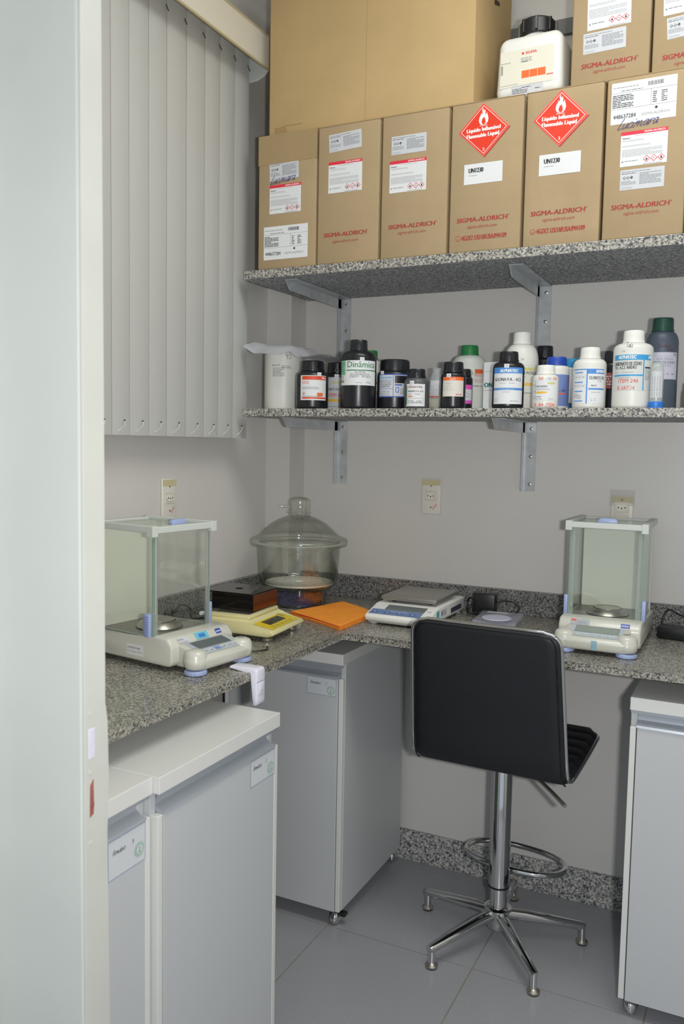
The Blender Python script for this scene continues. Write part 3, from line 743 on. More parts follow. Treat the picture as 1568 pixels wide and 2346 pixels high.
def L_din(d, W, H):
    d.rect(0, 0, W, H, PAPER, 0); d.rect(0, H*.42, W*.19, H, mat('label_pale_green', (140, 195, 165), .5), 1); d.lines(.001, H*.45, W*.18, H*.97, 6, GRN, 2)
    d.text('Din\u00e2mica', W*.25, H*.72, W*.70, .0185, GRN, 1, .005); d.rect(W*.22, H*.585, W, H*.625, GRN, 1)
    d.text('SACAROSE', W*.43, H*.50, W*.25, .005, INK, 1); d.text('D(+) SACAROSE P.A.', W*.33, H*.40, W*.46, .006, INK, 1); d.text('C12H22O11', W*.31, H*.31, W*.22, .006, INK, 1); d.text('PM 342,29', W*.60, H*.31, W*.22, .006, INK, 1)
    d.bars(.001, H*.12, W*.15, H*.20, 12, INK, 1); d.lines(.003, H*.25, W*.14, H*.40, 3, INKG, 1); d.text('1000g', W*.70, H*.08, W*.13, .0055, INKG, 1); d.lines(W*.45, H*.09, W*.64, H*.13, 1, GRN, 1)
    mark(d, W, H, W*.55, '12')
def L_blue(d, W, H):
    BL = mat('label_navy', (60, 90, 180), .5); d.rect(0, 0, W, H, PAPERD, 0); d.frame(0, 0, W, H, .003, BL, 1)
    d.text('Cromatoline', .004, H*.80, W*.46, .008, CYANL, 1, .01, .15); d.rect(0, H*.72, W*.52, H*.735, BL, 1); d.text('SILICA GEL 60 G', .006, H*.61, W*.40, .006, INK, 1); d.text('cromatografia', .006, H*.52, W*.40, .006, INK, 1); d.text('camada fina', .006, H*.43, W*.36, .006, INK, 1)
    d.rect(0, H*.36, W*.52, H*.375, BL, 1); d.rect(W*.52, 0, W*.535, H, BL, 1); d.lines(.005, H*.08, W*.5, H*.32, 3, INKG, 1, .8, .3)
    d.rect(W*.57, H*.60, W*.98, H*.93, BLKP, 1); d.rect(W*.58, H*.50, W*.80, H*.56, BL, 1); d.frame(W*.60, H*.20, W*.70, H*.44, .002, BL, 1); d.lines(W*.74, H*.15, W*.93, H*.40, 4, INKG, 1); mark(d, W, H, W*.08, '16')
def L_chem(d, W, H):
    d.rect(0, 0, W, H, PAPER, 0); d.rect(0, .004, .003, H-.004, GRN, 1); d.text('chemis', .007, H*.82, W*.72, .0085, mat('print_brown_red', (150, 90, 85), .5), 1, 0.01)
    d.text('ANIDRIDO P.A. ACS', .006, H*.64, W*.80, .0048, INK, 1, .01); d.rect(.006, H*.42, W*.36, H*.47, ORG, 1); d.lines(.006, H*.53, W*.8, H*.60, 1, INKG, 1); d.frame(.005, .008, W*.92, H*.36, .0008, INKG, 1); d.lines(.008, H*.16, W*.9, H*.28, 2, INK, 1); mark(d, W, H, W*.22, '83')
def L_red2(d, W, H):
    d.rect(0, 0, W, H, mat('label_offwhite', (222, 216, 208), .5), 0); d.rect(0, H*.82, W, H, ORG, 1); d.text('Synth', W*.34, H*.85, W*.24, .005, WHI, 2); d.lines(.004, H*.30, W*.52, H*.75, 5, INKL, 1, .9, .3); d.rect(W*.55, 0, W*.555, H*.8, INKL, 1); d.lines(W*.62, .004, W*.9, .010, 1, PENR, 1); mark(d, W, H, W*.20, '20')
def L_mag(d, W, H):
    MG = mat('label_magenta', (215, 85, 185), .5); d.rect(0, 0, W, H, PAPERD, 0); d.rect(0, H*.76, W, H, MG, 1); d.rect(0, 0, W, H*.18, MG, 1); d.lines(.004, H*.35, W*.9, H*.68, 4, INKG, 1)
def L_green(d, W, H):
    d.text('A.G.', W*.42, H*.72, .020, .009, GRN, 1, .02); d.rect(W*.40, H*.66, W*.62, H*.68, GRN, 1); d.rect(W*.66, H*.73, W*.93, H*.90, mat('label_rust', (215, 95, 45), .5), 1); d.text('RESOLU', W*.66, H*.60, W*.26, .009, PENR, 1); d.text('H2 O2', W*.66, H*.36, W*.24, .008, PENR, 1); d.lines(W*.62, H*.18, W*.93, H*.28, 1, INKG, 1); d.rect(W*.5, H*.25, W*.56, H*.31, YEL, 1); d.rect(W*.62, H*.50, W*.96, H*.507, INKG, 1)
def L_alph(d, W, H):
    d.rect(0, 0, W, H, PAPER, 0); d.rect(0, H*.84, W, H, LBLUE, 1); d.text('ALPHATEC', W*.24, H*.87, W*.55, .0085, WHI, 2, .03, .12)
    d.text('GLICINA P.A. - ACS', W*.05, H*.63, W*.86, .0088, INK, 1, .012); d.lines(W*.22, H*.56, W*.45, H*.59, 1, INKG, 1); d.lines(W*.52, H*.56, W*.72, H*.59, 1, INKG, 1)
    d.rect(0, H*.38, W, H*.44, LBLUE, 1); d.lines(W*.24, H*.395, W*.74, H*.425, 1, PAPERD, 2); d.lines(W*.33, H*.32, W*.58, H*.35, 1, INKG, 1); d.lines(W*.06, H*.07, W*.2, H*.18, 2, INKG, 1); d.lines(W*.56, H*.07, W*.86, H*.11, 1, INKG, 1); mark(d, W, H, W*.37, '75')
def L_pota(d, W, H):
    d.rect(0, 0, W, H, mat('label_soft', (222, 221, 212), .5), 0); d.text('ALPHATEC', W*.52, H*.80, W*.42, .009, YEL2, 1, .02, .12); d.text('CLORATO DE POT\u00c1SSIO', .005, H*.68, W*.92, .0085, INK, 1, .01); d.rect(0, H*.32, W*.9, H*.41, YEL, 1); d.text('P.A.', W*.55, H*.34, .016, .006, PAPER, 2); d.lines(W*.5, H*.08, W*.9, H*.12, 1, INK, 1); d.lines(W*.5, H*.60, W*.6, H*.63, 1, INKG, 1)
    d.text('24', W*.42, H*1.12, .008, .006, INKG, 1)
def L_wht(d, W, H):
    TL = mat('label_teal', (60, 120, 140), .5); d.rect(0, 0, W, H, PAPER, 0); d.rect(W*.10, 0, W*.115, H, TL, 1)
    for k in range(3): d.lines(.001, H*(.1+k*.3), W*.09, H*(.22+k*.3), 2, TL, 1)
    d.text('ALPHATEC', W*.56, H*.80, W*.30, .0055, YEL2, 1, .02, .1); d.text('\u00c1CIDO SALIC\u00cdLICO', W*.15, H*.65, W*.42, .0048, INK, 1, .01); d.lines(W*.15, H*.52, W*.7, H*.60, 2, INKG, 1); d.rect(W*.15, H*.34, W*.55, H*.44, YEL, 1); d.lines(W*.16, H*.05, W*.4, H*.26, 2, INKG, 1); d.lines(W*.62, H*.06, W*.85, H*.12, 1, INKG, 1)
    d.text('Sal', W*.24, H*1.03, .012, .008, PENR, 4); d.text('ISA', W*.78, H*1.03, .012, .008, PENR, 4); mark(d, W, H, W*.54, '18')
    d.text('ITEM', W*.52, -.018, .024, .011, PENR, 4, 0, .1); d.text('R: 84', W*.08, -.016, .026, .009, PENR, 4, 0, .1)
def L_bcap(d, W, H):
    d.rect(0, 0, W, H, mat('label_violet_blue', (120, 140, 195), .5), 0); d.poly([(W*.4, H), (W*.7, H*.6), (W*.55, H)], LBLUE, 1); d.text('P.A. - ACS', W*.35, H*.46, W*.38, .0065, INK, 1, .01); d.rect(W*.40, H*.37, W*.72, H*.41, ORG, 1); d.rect(W*.82, H*.70, W*.97, H*.96, mat('label_maroon', (180, 70, 80), .5), 1)
def L_lid(d, W, H):
    d.rect(0, 0, W, H, PAPER, 0); d.rect(0, 0, W, H*.16, mat('label_deep_blue', (45, 110, 165), .5), 1); d.rect(W*.55, H*.16, W*.72, H, MC['label_deep_blue'], 1)
def L_clor(d, W, H):
    d.rect(0, 0, W, H, PAPER, 0); d.rect(W*.44, H*.86, W, H, LBLUE, 1); d.rect(W*.44, 0, W*.475, H*.88, LBLUE, 1); d.rect(0, H*.97, W*.5, H, LBLUE, 1)
    d.text('ALPHATEC', W*.70, H*.89, W*.35, .008, WHI, 2, .03, .12)
    for v in (.88, .60, .34, .06): d.rect(.004, H*v, W*.34, H*(v+.03), LBLUE, 1)
    for v in (.72, .46): 
        for k in range(3): d.frame(.005+k*.011, H*v, .015+k*.011, H*(v+.10), .0004, INKL, 1); d.rect(.007+k*.011, H*(v+.04), .012+k*.011, H*(v+.06), INKG, 1)
    d.lines(.004, H*.14, W*.33, H*.31, 4, INKG, 1)
    d.text('CLORETO DE', W*.52, H*.70, W*.46, .0082, INK, 1, .012); d.text('P.A.', W*.78, H*.62, W*.12, .006, INKG, 1); d.text('NaCl', W*.58, H*.50, W*.14, .004, INK, 1, .02); d.rect(W*.50, H*.40, W, H*.445, LBLUE, 1); d.lines(W*.58, H*.32, W*.9, H*.35, 1, INKG, 1); d.lines(W*.58, H*.08, W*.74, H*.18, 2, INKG, 1)
def L_carb(d, W, H):
    d.rect(0, 0, W, H, mat('label_silver', (214, 215, 212), .5), 0); d.rect(0, H*.85, W, H, CYANL, 1); d.text('ALPHATEC', W*.14, H*.885, W*.44, .009, WHI, 2, .03, .1); d.rect(W*.76, 0, W*.79, H*.86, CYANL, 1); d.text('ALPH', W*.90, H*.89, W*.1, .008, WHI, 2, .02)
    d.text('CARBONATO DE S\u00d3DIO', W*.0, H*.70, W*.72, .0095, INK, 1, .012); d.text('P.A. - A.C.S  ANIDRO', W*.04, H*.60, W*.56, .0085, INK, 1, .01)
    d.lines(.003, H*.50, W*.14, H*.53, 1, INKG, 1); d.lines(W*.26, H*.50, W*.58, H*.53, 1, INKG, 1); d.rect(0, H*.40, W*.76, H*.445, CYANL, 1); d.lines(W*.1, H*.35, W*.5, H*.38, 1, INKG, 1)
    d.text('ITEM 246', W*.16, H*.22, W*.48, .010, PENR, 3, 0, .15); d.text('R: SAT:14', W*.14, H*.02, W*.42, .010, PENR, 3, 0, .15)
    d.lines(W*.82, H*.30, W*.97, H*.68, 8, INKG, 1); d.rect(W*.81, H*.62, W*.98, H*.66, INK, 2)
    d.hand('Ta\u00eds', W*.33, H*1.21, .0068, .0008, INK, 1, .1); d.text('14', W*.24, H*1.07, .007, .005, INKG, 1)
def L_dark(d, W, H):
    d.rect(0, 0, W, H, mat('label_lilac', (190, 190, 205), .5), 0); d.text('HBT23-1', .006, H*.90, .018, .005, INKG, 1); d.text('500g', W*.82, H*.90, .012, .005, INK, 1); d.rect(0, H*.85, W, H*.855, INKG, 1)
    d.text('(Sodio Dodecil)', W*.30, H*.72, W*.5, .006, INKG, 1); d.text('SULFATO DE SODIO', W*.12, H*.58, W*.75, .0065, INK, 1); d.text('(SDS) SECADO', W*.3, H*.47, W*.45, .006, INKG, 1); d.lines(W*.5, H*.18, W*.9, H*.24, 1, INK, 1)
    d.text('Eduard', W*.35, H*1.18, W*.36, .008, mat('pen_maroon', (95, 35, 50), .5), 1, .004); d.text('Soda', W*.60, H*1.06, W*.2, .007, MC['pen_maroon'], 1, .004)
def L_blk(d, W, H): d.rect(0, 0, W, H, mat('label_dull_red', (150, 80, 80), .5), 0); d.lines(.004, .01, W*.9, H*.9, 4, PAPERD, 1)
GDC = mat('green_cap', (28, 128, 62), .4); DGC = mat('dark_green_cap', (22, 70, 58), .4)
TRL = mat('translucent_white', (208, 212, 206), .4); GRYB = mat('smoky_grey_plastic', (88, 90, 90), .35)
DKB = mat('slate_bottle_plastic', (74, 84, 98), .4)
bottle('storage_jar', 'tall white jar marked 43 at the left end of the shelf', .163, -.270, .061, .196, WHTB, WHTP, .061, .018, hs=.172, rn=.059, collar=False, label_fn=L_pot, arc=.85, lz=(.088, .190), turn=.05, cat='jar')
bottle('reagent_bottle', 'black wide bottle with red-topped label in front of the jar marked 43', .318, -.360, .0490, .146, BLKB, BLKB, .034, .032, label_fn=L_red, arc=.88, lz=(.026, .100), turn=.08)
bottle('reagent_bottle', 'black bottle with yellow-banded label squeezed behind the red-labelled one', .345, -.245, .0420, .150, BLKB, BLKB, .031, .034, label_fn=L_yel, arc=.95, lz=(.006, .103), turn=-.05)
bottle('reagent_bottle', 'tall black bottle with large green lettering on its label', .473, -.360, .0530, .2030, BLKB, BLKB, .0255, .032, hs=.150, label_fn=L_din, arc=1.2, lz=(.068, .140), turn=-.05)
bottle('reagent_bottle', 'white bottle with green cap almost hidden behind the tallest black bottle', .438, -.200, .0400, .190, WHTB, GDC, .023, .030, label_fn=L_pota, arc=.9, lz=(.03, .11))
bottle('reagent_bottle', 'wide-mouthed black jar with blue-framed label', .564, -.298, .0520, .148, BLKB, BLKB, .044, .034, label_fn=L_blue, arc=.93, lz=(.036, .104), turn=-.12, cat='jar', collar=False)
bottle('reagent_bottle', 'small smoky grey bottle with white label and black cap', .660, -.360, .0365, .1140, GRYB, BLKB, .0240, .026, label_fn=L_chem, arc=.80, lz=(.007, .070), turn=-.12)
bottle('reagent_bottle', 'small black bottle with orange-topped label', .770, -.360, .0350, .1310, BLKB, BLKB, .0275, .030, label_fn=L_red2, arc=.93, lz=(.034, .088))
bottle('reagent_bottle', 'slim black bottle with magenta-striped label', .7775, -.286, .0250, .1180, BLKB, BLKB, .0190, .022, label_fn=L_mag, arc=1.1, lz=(.018, .072))
bottle('reagent_bottle', 'milky bottle with bright green cap', .761, -.190, .0500, .1960, TRL, GDC, .0255, .030, hs=.138, label_fn=L_green, arc=1.05, lz=(.060, .130))
bottle('reagent_bottle', 'black bottle with blue and white glycine label', .928, -.360, .0430, .1550, BLKB, BLKB, .0255, .028, label_fn=L_alph, arc=1.05, lz=(.012, .110))
bottle('reagent_bottle', 'tall white bottle behind the black glycine bottle', .934, -.248, .0480, .2200, WHTB, WHTP, .0245, .034, hs=.135, label_fn=L_pota, arc=.95, lz=(.040, .128), turn=.12)
bottle('reagent_bottle', 'black bottle hidden behind, only its cap and neck visible beside the tall white bottle', .981, -.165, .0340, .190, BLKB, BLKB, .0230, .036)
bottle('reagent_bottle', 'small white bottle with white cap and red handwriting', 1.033, -.370, .0345, .1150, WHTB, WHTP, .0235, .025, label_fn=L_wht, arc=1.05, lz=(.021, .074))
bottle('reagent_bottle', 'white bottle with dark blue cap', 1.043, -.290, .0360, .1440, WHTB, mat('cobalt_cap', (40, 75, 175), .4), .0270, .024, label_fn=L_bcap, arc=1.05, lz=(.010, .095), turn=.3)
bottle('reagent_bottle', 'white jar with light blue lid, partly hidden behind the chloride bottle', 1.070, -.198, .0350, .1460, WHTB, mat('azure_cap', (50, 150, 205), .4), .0345, .024, label_fn=L_lid, arc=1.05, lz=(.004, .118), collar=False, turn=.25, cat='jar')
bottle('reagent_bottle', 'white bottle with chloride label in blue, beside the light blue lid', 1.142, -.340, .0430, .1610, WHTB, WHTP, .0255, .030, label_fn=L_clor, arc=1.05, lz=(.013, .103), turn=-.05)
bottle('reagent_bottle', 'black bottle seen only in the gap left of the carbonate bottle', 1.187, -.250, .0340, .160, BLKB, BLKB, .0230, .030, label_fn=L_blk, arc=.9, lz=(.058, .10))
bottle('reagent_bottle', 'large white bottle with sodium carbonate label in blue', 1.252, -.350, .0495, .1990, WHTB, WHTP, .0260, .032, hs=.150, label_fn=L_carb, arc=1.05, lz=(.045, .135), turn=-.02)
bottle('reagent_bottle', 'tall slate-coloured bottle with dark green cap', 1.311, -.250, .0415, .2420, DKB, DGC, .0265, .036, hs=.172, label_fn=L_dark, arc=1.0, lz=(.080, .150), turn=.1)
bottle('reagent_bottle', 'dark jar cut off by the right edge of the photo', 1.402, -.205, .0330, .0750, mat('olive_jar', (50, 60, 52), .4), BLKB, .030, .018, collar=False, cat='jar')
# white carton with teal letters
wb = thing('small_box', 'small white carton with teal letters behind the glycine bottle', 'box', (.816, -.225, ZS))
obj('body', BX(0, .056, 0, .05, .0005, .142, bev=.0015), PAPER, wb)
Decal().text('ON', .004, .070, .024, .014, mat('print_teal', (25, 110, 115), .5), 0, .03).lines(.004, .060, .050, .063, 1, INKG, 0).rect(.0, .115, .056, .116, INKL, 0).build('print', wb, plane((0, 0, 0), (1, 0, 0), (0, 0, 1)))
obj('lid_flap', BX(.001, .055, .001, .049, .1419, .1430, bev=.0003, seg=1), PAPER, wb)
# vial standing on its blue cap
v_ = thing('sample_vial', 'clear vial standing upside down on its blue cap before the slate bottle', 'vial', (1.3155, -.382, ZS))
b = bmesh.new(); lathe(b, [(0, .0005), (.0178, .0005), (.0185, .003), (.0185, .015), (.017, .0165), (0, .0168)], 40, ridge=(.002, .014, .01)); obj('cap', b, mat('vial_blue', (45, 120, 215), .4), v_, smooth=30)
b = bmesh.new(); lathe(b, [(.0155, .0166), (.0165, .03), (.0165, .095), (.0145, .106), (.009, .114), (.0, .1165)], 32); obj('tube', b, film_mat('vial_clear', (205, 212, 208), .55, .08), v_, smooth=60)
a_ = math.atan2(CAM.y+.382, CAM.x-1.3155); d = Decal().rect(0, 0, .030, .066, PAPERD, 0)
for k in range(4): d.text('lote 2017 amostra', .006+k*.006, .004, .050, .003, INKG, 1, rot=PI/2)
d.build('label', v_, cyl(.0167, a_-.9, .026), curved=True)
# knotted plastic bag of powder
pb = thing('powder_bag', 'clear knotted plastic bag of pale powder between two black bottles', 'bag', (.690, -.280, ZS))
random.seed(3)
def crumple(prof, seg, amp, seed):
    random.seed(seed); b = bmesh.new(); lathe(b, prof, seg)
    for v in b.verts:
        if v.co.z > .004:
            k = 1+random.uniform(-amp, amp); v.co.x *= k; v.co.y *= k; v.co.z += random.uniform(-.0015, .0015)
    return b
obj('powder', crumple([(0, .0008), (.020, .0008), (.024, .010), (.0235, .030), (.019, .043), (0, .046)], 24, .05, 1), mat('cream_powder', (222, 214, 184), .9, var=.06, vscale=300), pb, smooth=80)
obj('film', crumple([(.0, .0004), (.0205, .0004), (.0255, .010), (.0255, .035), (.024, .055), (.022, .075), (.017, .095), (.012, .108), (.013, .122), (.009, .124)], 26, .10, 2), film_mat('bag_film', (196, 202, 204), .42, .12), pb, smooth=20)
a_ = math.atan2(CAM.y+.28, CAM.x-.69); Decal().rect(0, 0, .026, .048, PAPERD, 0).rect(0, 0, .026, .003, PENR, 1).lines(.003, .006, .022, .040, 5, INKL, 1).build('label', pb, cyl(.0262, a_-.7, .038), curved=True)
# crumpled plastic sheet over the jars
sh = bmesh.new(); nx, ny = 26, 12; random.seed(11); G = []
def sheet(u, v):
    x = .092+.290*u+.02*(1-v)*u; y = -.403+.20*v
    t = min(1, max(0, (x-.225)/.065)); t = t*t*(3-2*t)
    z = .1995*(1-t)+.1545*t
    z += .003*max(0, math.sin(9*u+3*v))+.003*max(0, math.sin(17*v+8*u))+.012*max(0, .15-u)/.15
    if y < -.338 and x < .262: z -= .036*(-.338-y)/.065*(1-.5*max(0, .12-u)/.12)*min(1, (.262-x)/.03)
    return Vector((x, y, ZS+z+.001))
G = [[sh.verts.new(sheet(i/nx, j/ny)) for j in range(ny+1)] for i in range(nx+1)]
for i in range(nx):
    for j in range(ny): sh.faces.new((G[i][j], G[i+1][j], G[i+1][j+1], G[i][j+1]))
so = obj('plastic_sheet', sh, film_mat('sheet_film', (214, 216, 224), .72, .15), smooth=180)
tag(so, 'crumpled translucent plastic bag draped over the white jar and black caps', 'plastic bag')

# ================================================================ ANALYTICAL BALANCES
PNL = mat('console_panel', (188, 198, 208), .4); LCD = mat('lcd_dark', (98, 108, 108), .2); LCD2 = mat('lcd_pale', (150, 160, 152), .25); NAVY = mat('badge_blue', (55, 80, 175), .4)
BALS = []
def balance(label, x, y, rz, left):
    t = thing('analytical_balance', label, 'balance', (x, y, .9), rz)
    b = bmesh.new(); H = .333
    prism(b, [(.050, .020), (.050, .060), (.066, .078), (.110, .080), (.116, .070), (.352, .068), (.360, .060), (.360, .020), (.340, .011), (.060, .011)], -.106, .106, 'x', bev=.006)
    obj('housing', b, CREAM, t, smooth=50)
    b = bmesh.new(); prism(b, [(-.024, .016), (-.028, .036), (-.018, .0455), (.052, .0625), (.060, .0625), (.060, .010), (-.015, .010)], -.082, .082, 'x', bev=.004)
    con = obj('console', b, CREAM, t, smooth=50)
    for sx in (-1, 1):
        b = bmesh.new(); lathe(b, [(0, .014), (.021, .014), (.0262, .020), (.0275, .036), (.0268, .037), (.0262, .046), (.0225, .054), (.013, .0585), (0, .059)], 32, sx*.0785, 0)
        kn = obj('foot_housing', b, CREAM, con, smooth=60)
        b = bmesh.new(); lathe(b, [(0, .0005), (.0225, .0005), (.0262, .003), (.0262, .009), (.0225, .0120), (0, .0122)], 40, sx*.0785, 0, ridge=(.002, .0095, .02)); ft = obj('levelling_foot', b, BLUEP, t, smooth=30)
        b = bmesh.new(); tube(b, [(sx*.0785, 0, .012), (sx*.0785, 0, .018)], .0045, 12); obj('foot_stem', b, INK, ft)
        b = bmesh.new(); lathe(b, [(0, .0005), (.016, .0005), (.016, .017), (0, .017)], 20, sx*.075, .32); obj('rear_foot', b, BLKP, t)
    b = bmesh.new(); lathe(b, [(0, .0585), (.0085, .0585), (.0085, .0600), (0, .0602)], 20, .0785, 0); obj('bubble_level', b, mat('bubble_grey', (150, 148, 138), .2), con)
    # sloping console panel
    a = math.atan2(.017, .070); dv = (0, math.cos(a), math.sin(a))
    pf = plane((-.062, -.0165, .0462), (1, 0, 0), dv, lift=.0006, step=.0004)
    d = Decal().rect(-.004, .001, .128, .066, PNL, 0).rect(.008, .028, .116, .061, LCD if left else LCD2, 1).frame(.006, .026, .118, .063, .002, INKG, 2)
    for k in range(6):
        u = .004+k*.0205
        d.rect(u, .006, u+.017, .021, mat('key_pale', (205, 212, 216), .4), 1).lines(u+.003, .011, u+.014, .016, 1, INK if left else INKG, 2)
    if left: d.rect(.045, .006, .062, .021, mat('key_blue', (140, 165, 220), .4), 3).lines(.048, .011, .059, .016, 1, NAVY, 4)
    d.build('panel', con, pf)
    if not left:   # strip of blue tape over the lip
        obj('blue_tape', BX(-.006, .008, -.0293, -.0265, .016, .040, bev=.0004, seg=1), film_mat('blue_tape', (150, 195, 212), .6), con)
    # ledge stickers
    dv = Vector((0, .016, .018)).normalized()
    pf = plane((0, .050, .0606), (1, 0, 0), dv, lift=.0008)
    if left:
        Decal().rect(-.020, .003, .022, .021, mat('sticker_cyan', (110, 195, 215), .4), 0).rect(-.010, .006, .012, .017, LBLUE, 1).text('AUX220', -.008, .009, .018, .004, INK, 2).build('sticker', t, pf)
        Decal().rect(-.080, .002, -.042, .019, PAPERD, 0).text('SHIMADZU', -.078, .011, .018, .004, INK, 1).lines(-.078, .003, -.046, .009, 2, INKG, 1).build('sticker', t, pf)
        Decal().rect(.050, .006, .068, .019, NAVY, 0).text('UNI BLOC', .0515, .010, .015, .004, WHI, 1, .02).build('badge', t, pf)
    else:
        Decal().rect(-.075, .003, -.025, .020, mat('sticker_grey', (165, 172, 178), .4), 0).rect(-.073, .013, -.060, .018, PENR, 1).lines(-.057, .006, -.03, .015, 2, INKG, 1).build('sticker', t, pf)
        Decal().rect(.055, .005, .078, .017, NAVY, 0).text('UNI BLOC', .057, .009, .019, .004, WHI, 1, .02).build('badge', t, pf)
    if left:
        Decal().rect(0, 0, .058, .026, PAPER, 0).text('COMODATO FAPES', .003, .015, .044, .005, INK, 1).text('Prof. Geisila, CAR UI', .003, .006, .052, .005, INKG, 1).build('sticker', t, plane((-.106, .20, .024), (0, -1, 0), (0, 0, 1), lift=.0006))
        Decal().rect(0, 0, .020, .018, INKG, 0).rect(.003, .003, .017, .015, INK, 1).build('sticker', t, plane((-.106, .30, .034), (0, -1, 0), (0, 0, 1), lift=.0006))
    # weighing chamber
    y0, y1 = .120, .340
    obj('chamber_floor', BX(-.096, .096, y0, y1, .0660, .0715, bev=.001), STEELP, t)
    obj('back_panel', BX(-.091, .091, y1-.034, y1-.026, .0715, H-.008, bev=.001), BACKP, t)
    for sx in (-1, 1): obj('rear_post', BX(sx*.094-.005, sx*.094+.005, y1-.004, y1+.010, .0665, H-.008, bev=.0015), ROOF, t)
    def pane(nm, *c):
        p_ = obj(nm, BX(*c), GLS, t); return p_
    gt = .0036
    for sx in (-1, 1):
        pn = pane('side_door', sx*.095-gt/2, sx*.095+gt/2, y0+.004, y1-.006, .0725, H-.010)
        obj('door_edge', BX(sx*.095-.0012, sx*.095+.0012, y0+.001, y0+.0045, .0722, H-.0102), GLE, pn)
        obj('door_edge', BX(sx*.095-gt/2-.0002, sx*.095+gt/2+.0002, y0+.004, y1-.006, .0715, .0730), GLE, pn)
        b = bmesh.new(); prism(b, [(y0+.003, .072), (y0+.018, .072), (y0+.022, .080), (y0+.022, .118), (y0+.018, .128), (y0+.003, .128)], min(sx*.0972, sx*.108), max(sx*.0972, sx*.108), 'x', bev=.002)
        hd = obj('side_handle', b, BLUEP, pn, smooth=40)
        b = bmesh.new()
        for k in range(8): box(b, min(sx*.099, sx*.1088), max(sx*.099, sx*.1088), y0+.005, y0+.0228, .078+k*.006, .0795+k*.006)
        obj('grip_ribs', b, mat('blue_rib', (128, 146, 198), .4), hd)
        b = bmesh.new(); tube(b, [(sx*.088, y0+.024, .098), (sx*.0975, y0+.024, .098)], .0052, 14); obj('handle_screw', b, WHTP, hd, smooth=40)
    fp = pane('front_pane', -.092, .092, y0-.001, y0-.001+gt, .0725, H-.012)
    for sx in (-1, 1): obj('pane_edge', BX(sx*.0922-.0012, sx*.0922+.0012, y0-.0014, y0+.003, .0722, H-.0122), GLE, fp)
    for sx in (-1, 1): obj('front_upright', BX(sx*.0865-.0045, sx*.0865+.0045, y0-.0012, y0+.004, .0722, H-.012, bev=.0006, seg=1), UPR, t)
    # roof frame
    obj('roof_front', BX(-.100, .100, y0-.010, y0+.006, H-.016, H, bev=.002), ROOF, t)
    for sx in (-1, 1):
        obj('roof_side', BX(sx*.100-.008, sx*.100+.008, y0-.010, y1+.012, H-.014, H+.002, bev=.002), ROOF, t)
        obj('roof_corner', BX(sx*.0995-.0092, sx*.0995+.0092, y0-.0115, y0+.010, H-.024, H+.0025, bev=.002), ROOF, t)
    obj('roof_rear', BX(-.094, .094, y1-.002, y1+.012, H-.010, H-.001, bev=.0015), ROOF, t)
    tp = pane('top_door', -.092, .092, y0+.006, y1-.002, H-.008, H-.0045)
    b = bmesh.new(); prism(b, [(-.026, H-.0044), (-.026, H+.006), (-.018, H+.012), (.018, H+.012), (.026, H+.006), (.026, H-.0044)], y0+.010, y0+.022, 'y', bev=.002)
    th = obj('top_handle', b, BLUEP, tp, smooth=40)
    # weighing pan and draught ring
    b = bmesh.new(); lathe(b, [(0, .0716), (.055, .0716), (.056, .074), (.047, .0865), (.042, .0885), (.0405, .0885), (.040, .080), (0, .080)], 48, 0, .200)
    rg = obj('draught_ring', b, STEEL, t, smooth=40)
    b = bmesh.new(); lathe(b, [(0, .0715), (.0575, .0715), (.0575, .0735), (0, .0735)], 48, 0, .200); obj('rubber_base', b, BLKP, rg, smooth=40)
    b = bmesh.new(); lathe(b, [(0, .0865), (.036, .0865), (.0385, .0885), (.0385, .0905), (.034, .0905), (.033, .0895), (0, .0895)], 48, 0, .200)
    obj('weighing_pan', b, STEEL, t, smooth=40)
    BALS.append(t); return t
balance('analytical balance with glass draught shield on the left run, dark display', .434, -1.022, 1.43, True)
balance('analytical balance with glass draught shield right of the stool, blue tape on front', 1.199, -.424, .010, False)

# ---------------------------------------------------------------- desiccator
ds = thing('desiccator', 'large glass desiccator with domed lid in the worktop corner', 'desiccator', (.208, -.228, .9))
G1 = glass_mat('desiccator_glass', (.988, .99, .974), .5, .08, (.33, .34, .26), .05, .8)
b = bmesh.new(); lathe(b, [(0, .001), (.084, .001), (.089, .006), (.090, .030), (.090, .050), (.096, .056), (.112, .062), (.122, .074), (.128, .090), (.134, .185), (.138, .196), (.157, .199), (.158, .203), (.158, .208), (.134, .2085), (.129, .186), (.122, .092), (.116, .078), (.095, .063), (.086, .058), (.086, .006), (0, .005)], 72)
bo = obj('bowl', b, G1, ds, smooth=50)
b = bmesh.new(); lathe(b, [(.134, .2090), (.158, .2092), (.1595, .214), (.157, .220), (.140, .226), (.128, .232), (.108, .252), (.084, .272), (.058, .286), (.042, .292), (.034, .295), (.033, .302), (.036, .304), (.036, .308), (.033, .312), (.034, .336), (.035, .344), (.031, .350), (.022, .355), (.010, .357), (.0, .3575)], 72)
ld = obj('lid', b, G1, ds, smooth=50)
b = bmesh.new(); pt = [(-.030, -.016, .324), (-.048, -.026, .325), (-.056, -.030, .325)]; tube(b, pt, [.0045, .0042, .005], 12); obj('spout', b, G1, ld, smooth=50)
b = bmesh.new(); lathe(b, [(0, .070), (.020, .070), (.110, .070), (.1135, .073), (.1125, .077), (.016, .0775), (.010, .0715), (0, .0715)], 56)
jb = bmesh.new(); lathe(jb, [(.1345, .2084), (.1592, .2084), (.1592, .2092), (.1345, .2092), (.1345, .2084)], 72); obj('ground_joint', jb, film_mat('ground_glass', (214, 218, 206), .8, .3), bo)
pl_ = obj('perforated_plate', b, mat('porcelain', (222, 222, 212), .3), ds, smooth=40)
b = bmesh.new()
